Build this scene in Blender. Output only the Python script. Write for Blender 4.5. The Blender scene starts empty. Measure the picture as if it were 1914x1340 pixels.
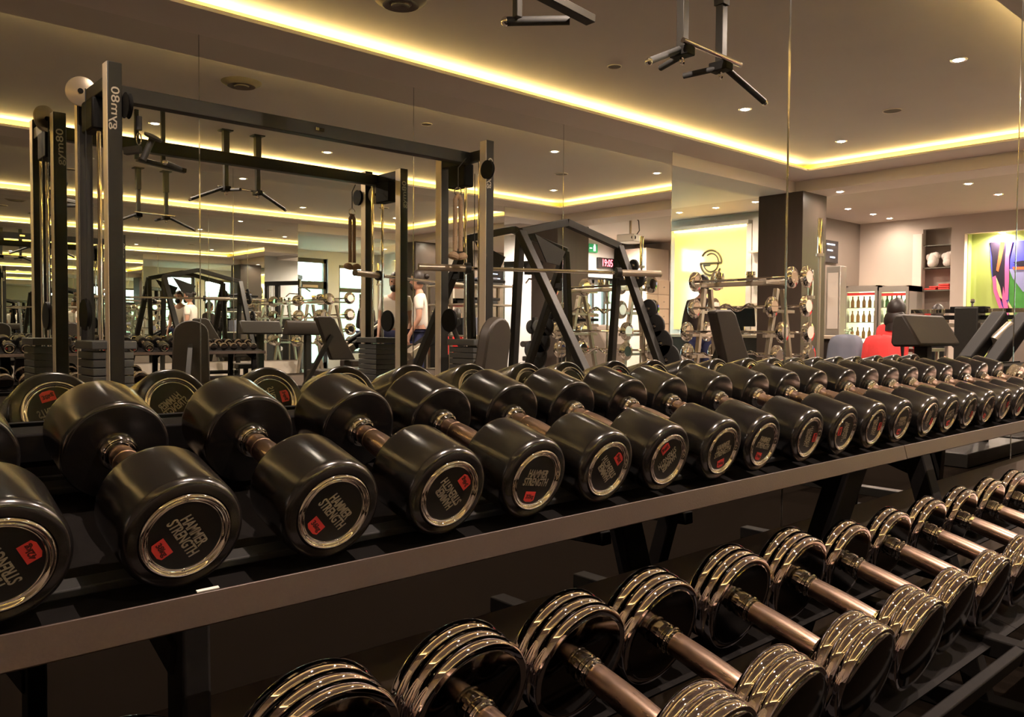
import bpy, math, random
from mathutils import Vector, Matrix, Euler
random.seed(7)
PI = math.pi
S = bpy.context.scene
COL = S.collection
V = Vector

# ------------------------------------------------------------------ camera
F, YAW, PITCH, ROLL, CZ = 1537.0, 0.8375, -0.03454, 0.006454, 0.95
cy_, sy_, cp_, sp_ = math.cos(YAW), math.sin(YAW), math.cos(PITCH), math.sin(PITCH)
FWD = V((cy_*cp_, sy_*cp_, sp_)); RGT = V((sy_, -cy_, 0)); UPV = RGT.cross(FWD)
R2 = RGT*math.cos(ROLL)+UPV*math.sin(ROLL); U2 = UPV*math.cos(ROLL)-RGT*math.sin(ROLL)
MY, RW = 1.224, 4.144            # plane of the mirror behind the rack, width of the room
BY = MY-RW                       # plane of the opposite mirror

def at(u, v, o=1, y=None, z=None, x=None):
    """survey helper: real-room position of a point seen at (u,v) after o mirror bounces"""
    r = FWD+R2*((u-957)/F)-U2*((v-670)/F)
    if y is not None:
        yv = (2*MY+(o-1)*RW-y) if o % 2 else y+o*RW
        t = yv/r.y
    elif z is not None: t = (z-CZ)/r.z
    else: t = x/r.x
    p = r*t
    return V((p.x, (2*MY+(o-1)*RW-p.y) if o % 2 else p.y-o*RW, p.z+CZ))

cam = bpy.data.cameras.new('camera'); cam.sensor_width = 36; cam.lens = F/1914*36
cam.clip_start = 0.02; cam.clip_end = 200
co = bpy.data.objects.new('camera', cam); COL.objects.link(co)
co.matrix_world = Matrix(((R2.x, U2.x, -FWD.x, 0), (R2.y, U2.y, -FWD.y, 0), (R2.z, U2.z, -FWD.z, CZ), (0, 0, 0, 1)))
S.camera = co

# ------------------------------------------------------------------ materials
def mat(name, col=(.5, .5, .5), rough=.5, metal=0., emit=None, es=0., noise=0., nscale=20., coat=0., bump=0., spec=.5, rn=0., trans=0., col2=None, sheen=0., stretch=None):
    m = bpy.data.materials.new(name); m.use_nodes = True
    nt = m.node_tree; b = nt.nodes['Principled BSDF']
    c = tuple(col)+(1,)
    b.inputs['Base Color'].default_value = c
    b.inputs['Roughness'].default_value = rough; b.inputs['Metallic'].default_value = metal
    b.inputs['Specular IOR Level'].default_value = spec
    b.inputs['Coat Weight'].default_value = coat; b.inputs['Coat Roughness'].default_value = .08
    b.inputs['Transmission Weight'].default_value = trans
    b.inputs['Sheen Weight'].default_value = sheen
    if emit: b.inputs['Emission Color'].default_value = tuple(emit)+(1,); b.inputs['Emission Strength'].default_value = es
    if noise or bump or rn or col2:
        tc = nt.nodes.new('ShaderNodeTexCoord'); n = nt.nodes.new('ShaderNodeTexNoise')
        n.inputs['Scale'].default_value = nscale; n.inputs['Detail'].default_value = 5
        src = tc.outputs['Object']
        if stretch:
            mp = nt.nodes.new('ShaderNodeMapping'); mp.inputs['Scale'].default_value = stretch
            nt.links.new(src, mp.inputs['Vector']); src = mp.outputs['Vector']
        nt.links.new(src, n.inputs['Vector'])
        if noise or col2:
            r = nt.nodes.new('ShaderNodeMix'); r.data_type = 'RGBA'
            nt.links.new(n.outputs['Fac'], r.inputs['Factor'])
            r.inputs['A'].default_value = tuple(x*(1-noise) for x in col)+(1,)
            r.inputs['B'].default_value = (tuple(col2)+(1,)) if col2 else tuple(min(1, x*(1+noise)) for x in col)+(1,)
            nt.links.new(r.outputs['Result'], b.inputs['Base Color'])
        if rn:
            k = nt.nodes.new('ShaderNodeMapRange'); k.inputs['To Min'].default_value = max(.01, rough-rn); k.inputs['To Max'].default_value = rough+rn
            nt.links.new(n.outputs['Fac'], k.inputs['Value']); nt.links.new(k.outputs['Result'], b.inputs['Roughness'])
        if bump:
            bp = nt.nodes.new('ShaderNodeBump'); bp.inputs['Strength'].default_value = bump; bp.inputs['Distance'].default_value = .002
            nt.links.new(n.outputs['Fac'], bp.inputs['Height']); nt.links.new(bp.outputs['Normal'], b.inputs['Normal'])
    return m

M = {}
M['ceil'] = mat('ceiling_paint', (.60, .54, .53), .85, noise=.04, nscale=3)
M['soffit'] = mat('soffit_paint', (.70, .62, .57), .8, noise=.04, nscale=3)
M['coveglow'] = mat('cove_back_yellow_light', (.92, .66, .16), .7)  # yellow of the cove light is put into this colour
M['white'] = mat('white_paint', (.62, .56, .5), .7, noise=.03, nscale=4)
M['beige'] = mat('beige_paint', (.5, .42, .36), .75, noise=.03, nscale=4)
M['cool'] = mat('cool_white_paint', (.60, .61, .62), .7, noise=.03, nscale=4)
M['alu'] = mat('brushed_aluminium', (.74, .66, .56), .38, .45)
M['brownwall'] = mat('brown_paint', (.2, .16, .13), .7, noise=.05, nscale=5)
M['column'] = mat('column_veneer', (.065, .048, .038), .35, noise=.15, nscale=3, stretch=(6, 6, .5))
M['matfloor'] = mat('rubber_flooring', (.008, .006, .0045), .8, spec=0., noise=.2, nscale=300)
M['floor'] = mat('floor_planks', (.12, .095, .078), .6, spec=.15, noise=.25, nscale=2.5, stretch=(8, 1, 1), rn=.08)
M['mirror'] = mat('silvered_glass', (.92, .935, .905), .0, 1.)
M['mirror_edge'] = mat('polished_glass_edge', (.62, .64, .62), .12, 1.)
M['urethane'] = mat('urethane_black', (.009, .008, .0075), .19, 0, spec=1.0, rn=.05, nscale=14, stretch=(30, 1, 30))
M['faceblack'] = mat('matte_black_plate', (.012, .011, .011), .35, spec=.4)
M['chrome'] = mat('chrome', (.85, .82, .79), .018, 1., rn=.006, nscale=40)
M['chromehead'] = mat('chrome_smoked', (.92, .86, .90), .018, 1., rn=.008, nscale=25)
M['chromeface'] = mat('chrome_dark_reflection', (.15, .135, .125), .10, 1., rn=.05, nscale=18)  # chrome whose dark floor reflection is put into the base colour
M['steel'] = mat('brushed_handle', (.52, .38, .31), .3, 1., rn=.08, nscale=160, bump=.03, stretch=(1, .15, 1))
M['letter'] = mat('silver_print', (.4, .35, .29), .5)
M['red'] = mat('red_sticker', (.75, .06, .06), .5)
M['redink'] = mat('dark_ink', (.1, .01, .01), .5)
M['rack'] = mat('rack_black_steel', (.010, .009, .0085), .6, 0, spec=.06, noise=.3, nscale=60)
M['rail'] = mat('rack_rail_powdercoat', (.055, .037, .030), .38, .25, noise=.12, nscale=300, bump=.08)
M['rubber'] = mat('black_rubber', (.02, .02, .02), .7, noise=.2, nscale=40)
M['gymdark'] = mat('machine_anthracite', (.017, .0155, .013), .45, .1, spec=.35, noise=.15, nscale=50)
M['gymsilver'] = mat('machine_silver_edge', (.42, .36, .29), .3, .65)
M['pad'] = mat('vinyl_pad', (.036, .028, .022), .5, noise=.15, nscale=60, bump=.06)
M['padgreen'] = mat('grey_green_plastic', (.12, .13, .1), .5)
M['darkplastic'] = mat('dark_plastic', (.005, .0045, .004), .6, spec=.15)
M['greyplate'] = mat('weight_block_grey', (.06, .062, .06), .6, noise=.2, nscale=200)
M['rope'] = mat('hemp_rope', (.35, .24, .15), .9, noise=.4, nscale=120, bump=.5)
M['led'] = mat('yellow_led', (1, .8, .3), .5, emit=(1, .80, .34), es=17)
M['ledwhite'] = mat('warm_led', (1, .8, .3), .5, emit=(1, .70, .12), es=62)
M['lamp'] = mat('lamp_bulb', (1, 1, 1), .5, emit=(1, .86, .7), es=90)
M['lamprim'] = mat('lamp_rim', (.8, .75, .7), .3, .8)
M['vent'] = mat('speaker_grille', (.16, .13, .11), .7, noise=.3, nscale=200)
M['ggpanel'] = mat('glass_yellow_light', (.86, .68, .28), .10, spec=.6, coat=.5)  # cream glass with the strip's yellow light painted into its colour
M['logo'] = mat('logo_bronze', (.05, .04, .02), .6, 0)
M['glassgreen'] = mat('lacquered_green_glass', (.42, .52, .16), .12, coat=.5)
M['shelfglass'] = mat('shelf_glass', (.22, .22, .18), .15)
M['fridge'] = mat('fridge_steel', (.45, .42, .38), .35, .7)
M['fridgein'] = mat('fridge_lit_liner', (.9, .9, .6), .6, emit=(.95, 1, .55), es=1.6)
M['bottle'] = mat('bottle_green_glass', (.05, .18, .05), .15)
M['bottle2'] = mat('bottle_amber_glass', (.25, .15, .05), .15)
M['towel'] = mat('red_towel', (.75, .07, .06), .9, noise=.15, nscale=200, bump=.3)
M['redcloth'] = mat('red_fabric', (.75, .05, .05), .85, noise=.1, nscale=60)
M['whitecloth'] = mat('white_fabric', (.8, .72, .66), .9, noise=.08, nscale=30)
M['navycloth'] = mat('navy_fabric', (.03, .035, .1), .9)
M['darkcloth'] = mat('dark_fabric', (.05, .035, .03), .9)
M['bluecloth'] = mat('blue_grey_fabric', (.16, .17, .22), .9)
M['skin'] = mat('skin', (.5, .27, .19), .55, noise=.06, nscale=30)
M['hair'] = mat('dark_hair', (.014, .008, .006), .5, noise=.4, nscale=90)
M['counter'] = mat('counter_dark', (.045, .035, .03), .3)
M['woodlight'] = mat('pale_laminate', (.6, .48, .36), .45, noise=.05, nscale=4)
M['frame'] = mat('door_frame_dark', (.03, .03, .03), .4)
M['glass'] = mat('window_glass', (1, 1, 1), .0, trans=1.)
M['screen'] = mat('screen_black', (.01, .01, .012), .2)
M['screenlit'] = mat('screen_text', (.5, .6, .9), .4, emit=(.5, .65, 1), es=2.5)
M['clockred'] = mat('clock_led', (1, .1, .1), .4, emit=(1, .04, .06), es=8)
M['exit'] = mat('exit_green', (.02, .22, .08), .5, emit=(.02, .3, .1), es=.25)
M['exitwhite'] = mat('exit_symbol', (.8, .8, .8), .5, emit=(.8, 1, .9), es=.8)
M['paper'] = mat('paper_white', (.8, .78, .75), .7)
M['leaf'] = mat('leafy_green', (.14, .30, .14), .8, nscale=9, col2=(.62, .80, .58))
M['paving'] = mat('paving_pale', (.6, .58, .55), .8, noise=.1, nscale=4)
M['projector'] = mat('projector_white', (.7, .66, .6), .4)
M['artblue'] = mat('art_blue', (.07, .08, .5), .4, noise=.3, nscale=6)
M['artgreen'] = mat('art_green', (.06, .25, .05), .4, noise=.5, nscale=5)
M['artpink'] = mat('art_pink', (.8, .15, .42), .4); M['artorange'] = mat('art_orange', (.85, .16, .05), .4)
M['artblack'] = mat('art_black', (.02, .015, .03), .4); M['artpale'] = mat('art_pale', (.6, .6, .3), .4)
M['artlilac'] = mat('art_lilac', (.3, .32, .6), .4)

def soft_glass(name):
    m = bpy.data.materials.new(name); m.use_nodes = True; nt = m.node_tree; nt.nodes.clear()
    o = nt.nodes.new('ShaderNodeOutputMaterial'); mx = nt.nodes.new('ShaderNodeMixShader')
    t = nt.nodes.new('ShaderNodeBsdfTransparent'); g = nt.nodes.new('ShaderNodeBsdfGlossy'); g.inputs['Roughness'].default_value = .02
    t.inputs['Color'].default_value = (.94, .98, .96, 1)
    mx.inputs[0].default_value = .07
    nt.links.new(t.outputs[0], mx.inputs[1]); nt.links.new(g.outputs[0], mx.inputs[2]); nt.links.new(mx.outputs[0], o.inputs[0])
    return m
M['pane'] = soft_glass('window_pane_glass')

# ------------------------------------------------------------------ mesh helpers
def frame_of(axis):
    a = V(axis).normalized()
    r = V((0, 0, 1)) if abs(a.z) < .9 else V((1, 0, 0))
    u = a.cross(r).normalized(); w = a.cross(u).normalized()
    return a, u, w

class MB:
    def __init__(s): s.v = []; s.f = []; s.m = []
    def add(s, vs, fs, m=0):
        n = len(s.v); s.v += [tuple(p) for p in vs]; s.f += [tuple(i+n for i in f) for f in fs]; s.m += [m]*len(fs); return s
    def box(s, c, d, rot=None, m=0):
        hx, hy, hz = d[0]/2, d[1]/2, d[2]/2
        vs = [V((x*hx, y*hy, z*hz)) for x in (-1, 1) for y in (-1, 1) for z in (-1, 1)]
        if rot is not None:
            e = Euler(rot).to_matrix() if not isinstance(rot, Matrix) else rot
            vs = [e@p for p in vs]
        c = V(c); vs = [p+c for p in vs]
        return s.add(vs, [(0, 1, 3, 2), (4, 6, 7, 5), (0, 4, 5, 1), (2, 3, 7, 6), (0, 2, 6, 4), (1, 5, 7, 3)], m)
    def ab(s, a, b, m=0):
        a, b = V(a), V(b); return s.box((a+b)/2, [abs(x) for x in (b-a)], None, m)
    def bar(s, p0, p1, w, h, m=0, up=(0, 0, 1)):
        p0, p1 = V(p0), V(p1); a = (p1-p0).normalized(); up = V(up)
        if abs(a.dot(up)) > .98: up = V((0, 1, 0))
        sd = a.cross(up).normalized(); u2 = sd.cross(a)
        vs = [p+sd*(i*w/2)+u2*(j*h/2) for p in (p0, p1) for i, j in ((-1, -1), (1, -1), (1, 1), (-1, 1))]
        return s.add(vs, [(3, 2, 1, 0), (4, 5, 6, 7), (0, 1, 5, 4), (1, 2, 6, 5), (2, 3, 7, 6), (3, 0, 4, 7)], m)
    def lathe(s, prof, o, axis, n=32, m=0, caps=True):
        a, u, w = frame_of(axis); o = V(o); vs = []; fs = []
        for t, r in prof:
            for k in range(n):
                an = 2*PI*k/n; vs.append(o+a*t+(u*math.cos(an)+w*math.sin(an))*max(r, 1e-5))
        for i in range(len(prof)-1):
            for k in range(n):
                k2 = (k+1) % n; fs.append((i*n+k, i*n+k2, (i+1)*n+k2, (i+1)*n+k))
        if caps:
            fs.append(tuple(range(n-1, -1, -1))); b = (len(prof)-1)*n; fs.append(tuple(range(b, b+n)))
        return s.add(vs, fs, m)
    def cyl(s, p0, p1, r, r2=None, n=16, m=0):
        p0, p1 = V(p0), V(p1); L = (p1-p0).length
        return s.lathe([(0, r), (L, r if r2 is None else r2)], p0, p1-p0, n, m)
    def tube(s, pts, r, n=10, m=0, closed=False):
        pts = [V(p) for p in pts]; N = len(pts); vs = []; fs = []
        u = None
        for i, p in enumerate(pts):
            a = (pts[(i+1) % N]-pts[i-1]) if closed else (pts[min(i+1, N-1)]-pts[max(i-1, 0)])
            a.normalize()
            if u is None: _, u, _w = frame_of(a)
            u = (u-a*a.dot(u)).normalized(); w = a.cross(u)
            rr = r[i] if isinstance(r, (list, tuple)) else r
            for k in range(n):
                an = 2*PI*k/n; vs.append(p+(u*math.cos(an)+w*math.sin(an))*rr)
        for i in range(N if closed else N-1):
            j = (i+1) % N
            for k in range(n):
                k2 = (k+1) % n; fs.append((i*n+k, i*n+k2, j*n+k2, j*n+k))
        if not closed: fs.append(tuple(range(n-1, -1, -1))); b = (N-1)*n; fs.append(tuple(range(b, b+n)))
        return s.add(vs, fs, m)
    def ball(s, c, r, n=14, m=0, sc=(1, 1, 1)):
        c = V(c); vs = []; fs = []; h = n//2
        for i in range(h+1):
            th = PI*i/h
            for k in range(n):
                ph = 2*PI*k/n; vs.append(c+V((math.sin(th)*math.cos(ph)*r*sc[0], math.sin(th)*math.sin(ph)*r*sc[1], math.cos(th)*r*sc[2])))
        for i in range(h):
            for k in range(n):
                k2 = (k+1) % n; fs.append((i*n+k, (i+1)*n+k, (i+1)*n+k2, i*n+k2))
        return s.add(vs, fs, m)
    def prism(s, pts, off, m=0):
        pts = [V(p) for p in pts]; off = V(off); n = len(pts)
        vs = pts+[p+off for p in pts]
        fs = [tuple(range(n-1, -1, -1)), tuple(range(n, 2*n))]+[(i, (i+1) % n, n+(i+1) % n, n+i) for i in range(n)]
        return s.add(vs, fs, m)
    def mesh(s, name, mats, ang=35):
        me = bpy.data.meshes.new(name); me.from_pydata(s.v, [], s.f)
        for x in (mats if isinstance(mats, (list, tuple)) else [mats]): me.materials.append(M[x] if isinstance(x, str) else x)
        me.polygons.foreach_set('material_index', s.m); me.polygons.foreach_set('use_smooth', [True]*len(s.f))
        me.validate(); me.update(); me.set_sharp_from_angle(angle=math.radians(ang))
        return me
    def build(s, name, mats, parent=None, bevel=0, ang=35, label=None):
        return put(name, s.mesh(name, mats, ang), parent, bevel, label)

def put(name, me, parent=None, bevel=0, label=None):
    o = bpy.data.objects.new(name, me); COL.objects.link(o)
    if parent is not None: o.parent = parent
    if bevel:
        b = o.modifiers.new('edge', 'BEVEL'); b.width = bevel; b.segments = 2; b.limit_method = 'ANGLE'; b.angle_limit = math.radians(40)
    if label: o['label'] = label
    return o
def thing(name, label, cat, loc=(0, 0, 0), rz=0, group=None, rot=None):
    o = bpy.data.objects.new(name, None); COL.objects.link(o); o.empty_display_size = .05
    o.location = loc; o.rotation_euler = rot if rot else (0, 0, rz)
    o['label'] = label; o['category'] = cat
    if group: o['group'] = group
    return o
def tag(o, label, cat, group=None, kind=None):
    o['label'] = label; o['category'] = cat
    if group: o['group'] = group
    if kind: o['kind'] = kind
    return o
def struct(o, label=None):
    o['kind'] = 'structure'
    if label: o['label'] = label
    return o
def copy_tree(o, parent=None, top=True):
    c = o.copy(); COL.objects.link(c); c.parent = parent
    for ch in list(o.children): copy_tree(ch, c)
    return c
def text_mesh(s, size, name, mats, offset=0., shear=0., depth=.0004, sx=1., align='CENTER'):
    cu = bpy.data.curves.new(name, 'FONT'); cu.body = s; cu.size = size; cu.offset = offset; cu.shear = shear
    cu.align_x = align; cu.align_y = 'CENTER'; cu.extrude = depth; cu.resolution_u = 3; cu.space_line = .78
    ob = bpy.data.objects.new(name, cu); COL.objects.link(ob)
    dg = bpy.context.evaluated_depsgraph_get(); dg.update()
    me = bpy.data.meshes.new_from_object(ob.evaluated_get(dg)); bpy.data.objects.remove(ob)
    me.transform(Matrix.Diagonal((sx, 1, 1, 1)))
    me.materials.clear()
    for x in mats: me.materials.append(M[x])
    return me

# ------------------------------------------------------------------ room shell
ZS, ZR, ZB, ZC2 = 2.846, 2.95, 2.708, 2.80     # soffit, raised ceiling, beam underside, far ceilings
X0, X1 = -2.6, 13.9
LX0, LX1, LYA, LYB = -1.6, 9.12, .756, -2.48   # lips of the raised ceiling
BEAMX = 9.67
YF, YN = -6.92, 3.2                            # far walls of the two bays beyond the mirrors
MBE, MAE = 7.09, 8.40                          # ends of the mirrors

struct(MB().ab((X0-.2, YF-.2, -.2), (X1+.4, YN+.2, 0)).build('floor', 'floor'))
tag(MB().ab((X0+.01, -.55, 0), (MAE, MY, .008)).build('rubber_mat', 'matfloor'), 'black rubber floor mat under the dumbbell rack and in front of it', 'floor mat')
struct(MB().ab((LX0-.25, LYB-.25, ZR), (LX1+.25, LYA+.25, ZR+.1)).build('ceiling', 'ceil'))
sf = MB()
T = .024
sf.ab((X0, LYA, ZS), (BEAMX, MY+.05, ZS+T)); sf.ab((X0, BY-.05, ZS), (BEAMX, LYB, ZS+T))
sf.ab((X0, LYB, ZS), (LX0, LYA, ZS+T)); sf.ab((LX1, LYB, ZS), (BEAMX, LYA, ZS+T))
struct(sf.build('trim_1', 'soffit'), 'dropped ceiling border with the light cove round the raised ceiling')
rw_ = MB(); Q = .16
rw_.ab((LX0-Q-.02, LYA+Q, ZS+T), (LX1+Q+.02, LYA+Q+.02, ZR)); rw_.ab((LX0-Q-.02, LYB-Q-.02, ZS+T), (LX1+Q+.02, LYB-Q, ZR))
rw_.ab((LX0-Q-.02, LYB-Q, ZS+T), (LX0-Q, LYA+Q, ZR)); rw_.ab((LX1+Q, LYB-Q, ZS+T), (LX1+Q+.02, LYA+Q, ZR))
struct(rw_.build('trim_2', 'coveglow'), 'upright back of the light cove')
# led strips lying on the ledge
cove = thing('cove_light', 'yellow light strip hidden in the cove running round the raised ceiling', 'light', (0, 0, 0))
zl = ZS+T+.003
for a, b in (((LX0, LYA+.085), (LX1, LYA+.10)), ((LX0, LYB-.10), (LX1, LYB-.085)), ((LX0-.10, LYB), (LX0-.085, LYA)), ((LX1+.085, LYB), (LX1+.10, LYA))):
    MB().ab((a[0], a[1], zl), (b[0], b[1], zl+.010)).build('light_strip', 'led', cove)
# beams (L) and far ceilings
bm_ = MB().ab((BEAMX, BY-.5, ZB), (BEAMX+.55, YN, ZS+.1)); bm_.ab((4.25, BY-.55, ZB), (BEAMX, BY-.2, ZS+.1)); bm_.ab((MBE, BY-.2, ZB), (BEAMX, BY-.03, ZS+.1)); bm_.ab((MAE-.1, MY+.03, ZB), (BEAMX, MY+.5, ZS+.1))
struct(bm_.build('trim_3', 'soffit'), 'downstand beams round the mirrored room')
struct(MB().ab((4.25, YF-.2, ZC2), (BEAMX+.5, BY-.4, ZC2+.08)).build('ceiling', 'white'))
struct(MB().ab((BEAMX+.5, YF-.2, ZC2), (X1+.4, YN+.2, ZC2+.08)).build('ceiling', 'beige'))
struct(MB().ab((MAE-.15, MY+.4, ZC2), (BEAMX+.5, YN+.2, ZC2+.08)).build('ceiling', 'white'))
# walls
def wall(name, a, b, m='white', lab=None): return struct(MB().ab(a, b).build(name, m), lab)
wall('wall_left', (X0-.15, BY-.3, 0), (X0, MY+.3, ZR+.1), 'beige')
wall('wall_mirror', (X0, MY+.012, 0), (MAE, MY+.2, ZS), 'brownwall')
wall('wall_opposite', (X0, BY-.2, 0), (MBE, BY-.012, ZS), 'white')
# far bay beyond the opposite mirror : wall with a door and a window to the garden
wdoor = (8.95, 9.95, 0, 2.78); wwin = (10.25, 11.15, .35, 2.5)
wf = MB()
wf.ab((4.4, YF-.2, 0), (wdoor[0], YF, ZC2)); wf.ab((wdoor[0], YF-.2, 2.62), (wdoor[1], YF, ZC2))
wf.ab((wdoor[1], YF-.2, 0), (wwin[0], YF, ZC2)); wf.ab((wwin[0], YF-.2, 0), (wwin[1], YF, wwin[2])); wf.ab((wwin[0], YF-.2, wwin[3]), (wwin[1], YF, ZC2))
wf.ab((wwin[1], YF-.2, 0), (11.6, YF, ZC2))
struct(wf.build('wall_garden', 'cool'))
wall('wall_bay', (4.25, YF-.2, 0), (4.4, BY-.2, ZC2), 'white')
GX = 11.35
wall('wall_logo', (GX, YF-.2, 0), (GX+.25, -4.09, ZC2), 'white')
wall('wall_reception', (GX+.25, -4.3, 0), (X1+.3, -4.09, ZC2), 'brownwall')
# end wall with niches
EX = X1
SHY0, SHY1 = -3.05, -2.62     # shelf niche
ARY0, ARY1 = -2.42, 1.2       # art niche
for a_, b_ in (((EX, -4.1, 0), (EX+.12, SHY0, ZC2)), ((EX, SHY1, 0), (EX+.12, ARY0, ZC2)), ((EX, SHY0, 2.62), (EX+.12, SHY1, ZC2)), ((EX, ARY0, 2.5), (EX+.12, ARY1, ZC2)), ((EX, ARY1, 0), (EX+.12, YN+.2, ZC2)),
               ((EX+.3, -4.1, 0), (EX+.4, YN+.2, ZC2)), ((EX, SHY0, 0), (EX+.3, SHY1, .55)), ((EX, ARY0, 0), (EX+.3, ARY1, .555))):
    wall('wall_end', a_, b_, 'beige')
struct(MB().ab((EX-.04, SHY0-.14, 0), (EX, SHY0, 2.55)).build('trim_4', 'white'), 'white pilaster beside the fridges')
# bay beyond the rack-side mirror
ddoor = (12.3, 13.7, 0, 2.05)
wn = MB()
wn.ab((MAE-.15, MY+.2, 0), (MAE, YN, ZC2)); wn.ab((MAE, YN, 0), (ddoor[0], YN+.2, ZC2)); wn.ab((ddoor[0], YN, ddoor[3]), (ddoor[1], YN+.2, ZC2)); wn.ab((ddoor[1], YN, 0), (EX+.3, YN+.2, ZC2))
struct(wn.build('wall_right', 'cool'))
# columns
def column(x0, x1, y0, y1, lab):
    c = thing('column', lab, 'column', ((x0+x1)/2, (y0+y1)/2, 0)); c['kind'] = 'structure'
    MB().box((0, 0, 1.36), (x1-x0, y1-y0, 2.70)).build('shaft', 'column', c)
    MB().box((0, 0, .05), (x1-x0+.02, y1-y0+.02, .1)).build('plinth', 'rack', c)
column(9.60, 10.2, -3.42, -2.80, 'dark brown column beside the wall with the round logo')
column(9.62, 10.35, 1.28, 1.9, 'dark brown column behind the squat rack, below the projector bay')

# mirror panels
def mirror(x0, x1, y, face, z0, z1, lab, grp, tilt=0.):
    o = thing('mirror_panel', lab, 'mirror', ((x0+x1)/2, y, z0), 0, grp)
    w = x1-x0-.0045; h = z1-z0
    MB().ab((-w/2, 0, 0), (w/2, .006*face, h)).build('glass', 'mirror', o)
    for s_ in (-1, 1):
        e = MB(); x = s_*(w/2+.0002)
        e.tube([(x, 0, 0), (x, 0, h*.25), (x, 0, h*.5), (x, 0, h*.75), (x, 0, h)], .0019, 10)
        e.build('polished_edge', 'mirror_edge', o)
    if tilt: o.rotation_euler = (0, 0, tilt)
sA = [-1.75, .2, 2.15, 4.10, 6.05, 8.0, MAE]
for i in range(6):
    nm = ['beyond the near end of the rack', 'behind the heaviest dumbbells', 'behind the middle of the rack', 'behind the light end of the rack', 'beside the standing man', 'narrow, at its far end'][i]
    mirror(sA[i], sA[i+1], MY, 1, .39, ZS, 'tall wall mirror panel '+nm, 'mirror panels behind the dumbbell rack', .0)
sB = [-1.27, .41, 2.09, 3.78, 5.46, MBE]
for i in range(5):
    nm = ['left of the cable machine', 'behind the left cable tower', 'between the two cable towers', 'behind the right cable tower and squat rack', 'at the end by the barbell rack'][i]
    mirror(sB[i], sB[i+1], BY, -1, .39, ZS, 'opposite wall mirror panel '+nm, 'mirror panels on the opposite wall', [0, 0, 0, -.0006, .0004][i])

# ------------------------------------------------------------------ lamps and ceiling fittings
lamp0 = None
def downlight(x, y, z, lab, grp, power=75, pw=None):
    global lamp0
    if lamp0 is None:
        o = thing('downlight', lab, 'ceiling light', (x, y, z), 0, grp)
        MB().lathe([(-.004, .040), (-.007, .056), (0, .06)], (0, 0, 0), (0, 0, 1), 24, caps=False).build('trim_ring', 'lamprim', o)
        MB().lathe([(-.005, .034), (-.001, .040)], (0, 0, 0), (0, 0, 1), 24).build('bulb', 'lamp', o)
        L = bpy.data.lights.new('lamp_light', 'SPOT'); L.energy = power; L.spot_size = math.radians(168); L.spot_blend = .9; L.color = (1, .77, .64); L.shadow_soft_size = .004
        lo = bpy.data.objects.new('lamp_light', L); COL.objects.link(lo); lo.parent = o; lo.location = (0, 0, -.010)
        lamp0 = o
    else:
        o = copy_tree(lamp0); o.location = (x, y, z); o['label'] = lab; o['group'] = grp
        if pw:
            for ch in o.children:
                if ch.type == 'LIGHT': ch.data = ch.data.copy(); ch.data.energy = pw
for x, n in ((1.0, 'one nearest the camera'), (2.83, 'second'), (4.72, 'third'), (6.50, 'fourth'), (8.34, 'farthest')):
    downlight(x, .10, ZR, f'small round downlight, {n} of the row over the dumbbell rack', 'downlights in the raised ceiling', pw=14 if x < 2 else None)
for x, n in ((1.0, 'one nearest the camera'), (6.55, 'one before the last'), (8.37, 'last')):
    downlight(x, -1.71, ZR, f'small round downlight, {n} of the row over the cable machine', 'downlights in the raised ceiling', pw=14 if x < 2 else None)
far = [(1585, 390, 'nearest of three over the reception fridges'), (1632, 400, 'middle of three over the reception fridges'), (1677, 411, 'last of three over the reception fridges'),
       (1810, 343, 'over the leg press, nearer of two'), (1866, 363, 'over the leg press, farther of two'), (1338, 388, 'middle of three before the logo wall'), (1412, 377, 'nearest the column before the logo wall'), (1270, 397, 'farthest from the column before the logo wall')]
for u, v, n in far:
    p = at(u, v, 1, z=ZC2); downlight(min(p.x, 13.5), p.y, ZC2, 'small round downlight '+n, 'downlights in the lower ceilings', pw=(12 if u == 1677 else 34) if u > 1500 else 26)
p = at(1570, 358, 1, z=ZB); downlight(p.x, p.y, ZB, 'small round downlight in the beam beside the brown column', 'downlights in the lower ceilings', pw=14)
p = at(1873, 405, 1, x=EX+.2); downlight(EX+.2, p.y, 2.5, 'small round downlight inside the niche of the green picture', 'downlights in the lower ceilings', pw=72)
downlight(EX+.2, p.y+1.2, 2.5, 'small round downlight at the far end of the picture niche', 'downlights in the lower ceilings', pw=72)
for x, y, n in ((10.9, 2.3, 'by the projector'), (12.4, 2.2, 'by the lockers'), (11.2, -.5, 'between the beams')):
    downlight(x, y, ZC2, 'small round downlight '+n, 'downlights in the lower ceilings', pw=200 if y > 1 else 90)
def speaker(x, y, r, lab):
    o = thing('ceiling_speaker', lab, 'ceiling speaker', (x, y, ZR))
    MB().lathe([(-.004, r*.86), (-.008, r*.97), (0, r)], (0, 0, 0), (0, 0, 1), 32, caps=False).build('rim', 'soffit', o)
    MB().lathe([(-.002, r*.9), (-.0045, r*.86)], (0, 0, 0), (0, 0, 1), 32).build('grille', 'vent', o)
speaker(4.78, -1.72, .055, 'round grey grille in line with the downlights, mid ceiling')
speaker(7.55, -.83, .085, 'round pale speaker between two downlight rows, far half of ceiling')
speaker(2.86, -.83, .085, 'round pale speaker above the cable machine, near half of ceiling')
o = thing('air_vent', 'large round dark air vent in the ceiling over the cable machine', 'air vent', (2.88, -1.78, ZR))
MB().lathe([(-.02, .06), (-.034, .11), (-.012, .15), (0, .16)], (0, 0, 0), (0, 0, 1), 36, caps=False).build('outer_ring', 'vent', o)
MB().lathe([(-.03, .001), (-.04, .055), (-.028, .06), (-.004, .105)], (0, 0, 0), (0, 0, 1), 32, caps=False).build('inner_cone', 'vent', o)

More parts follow.
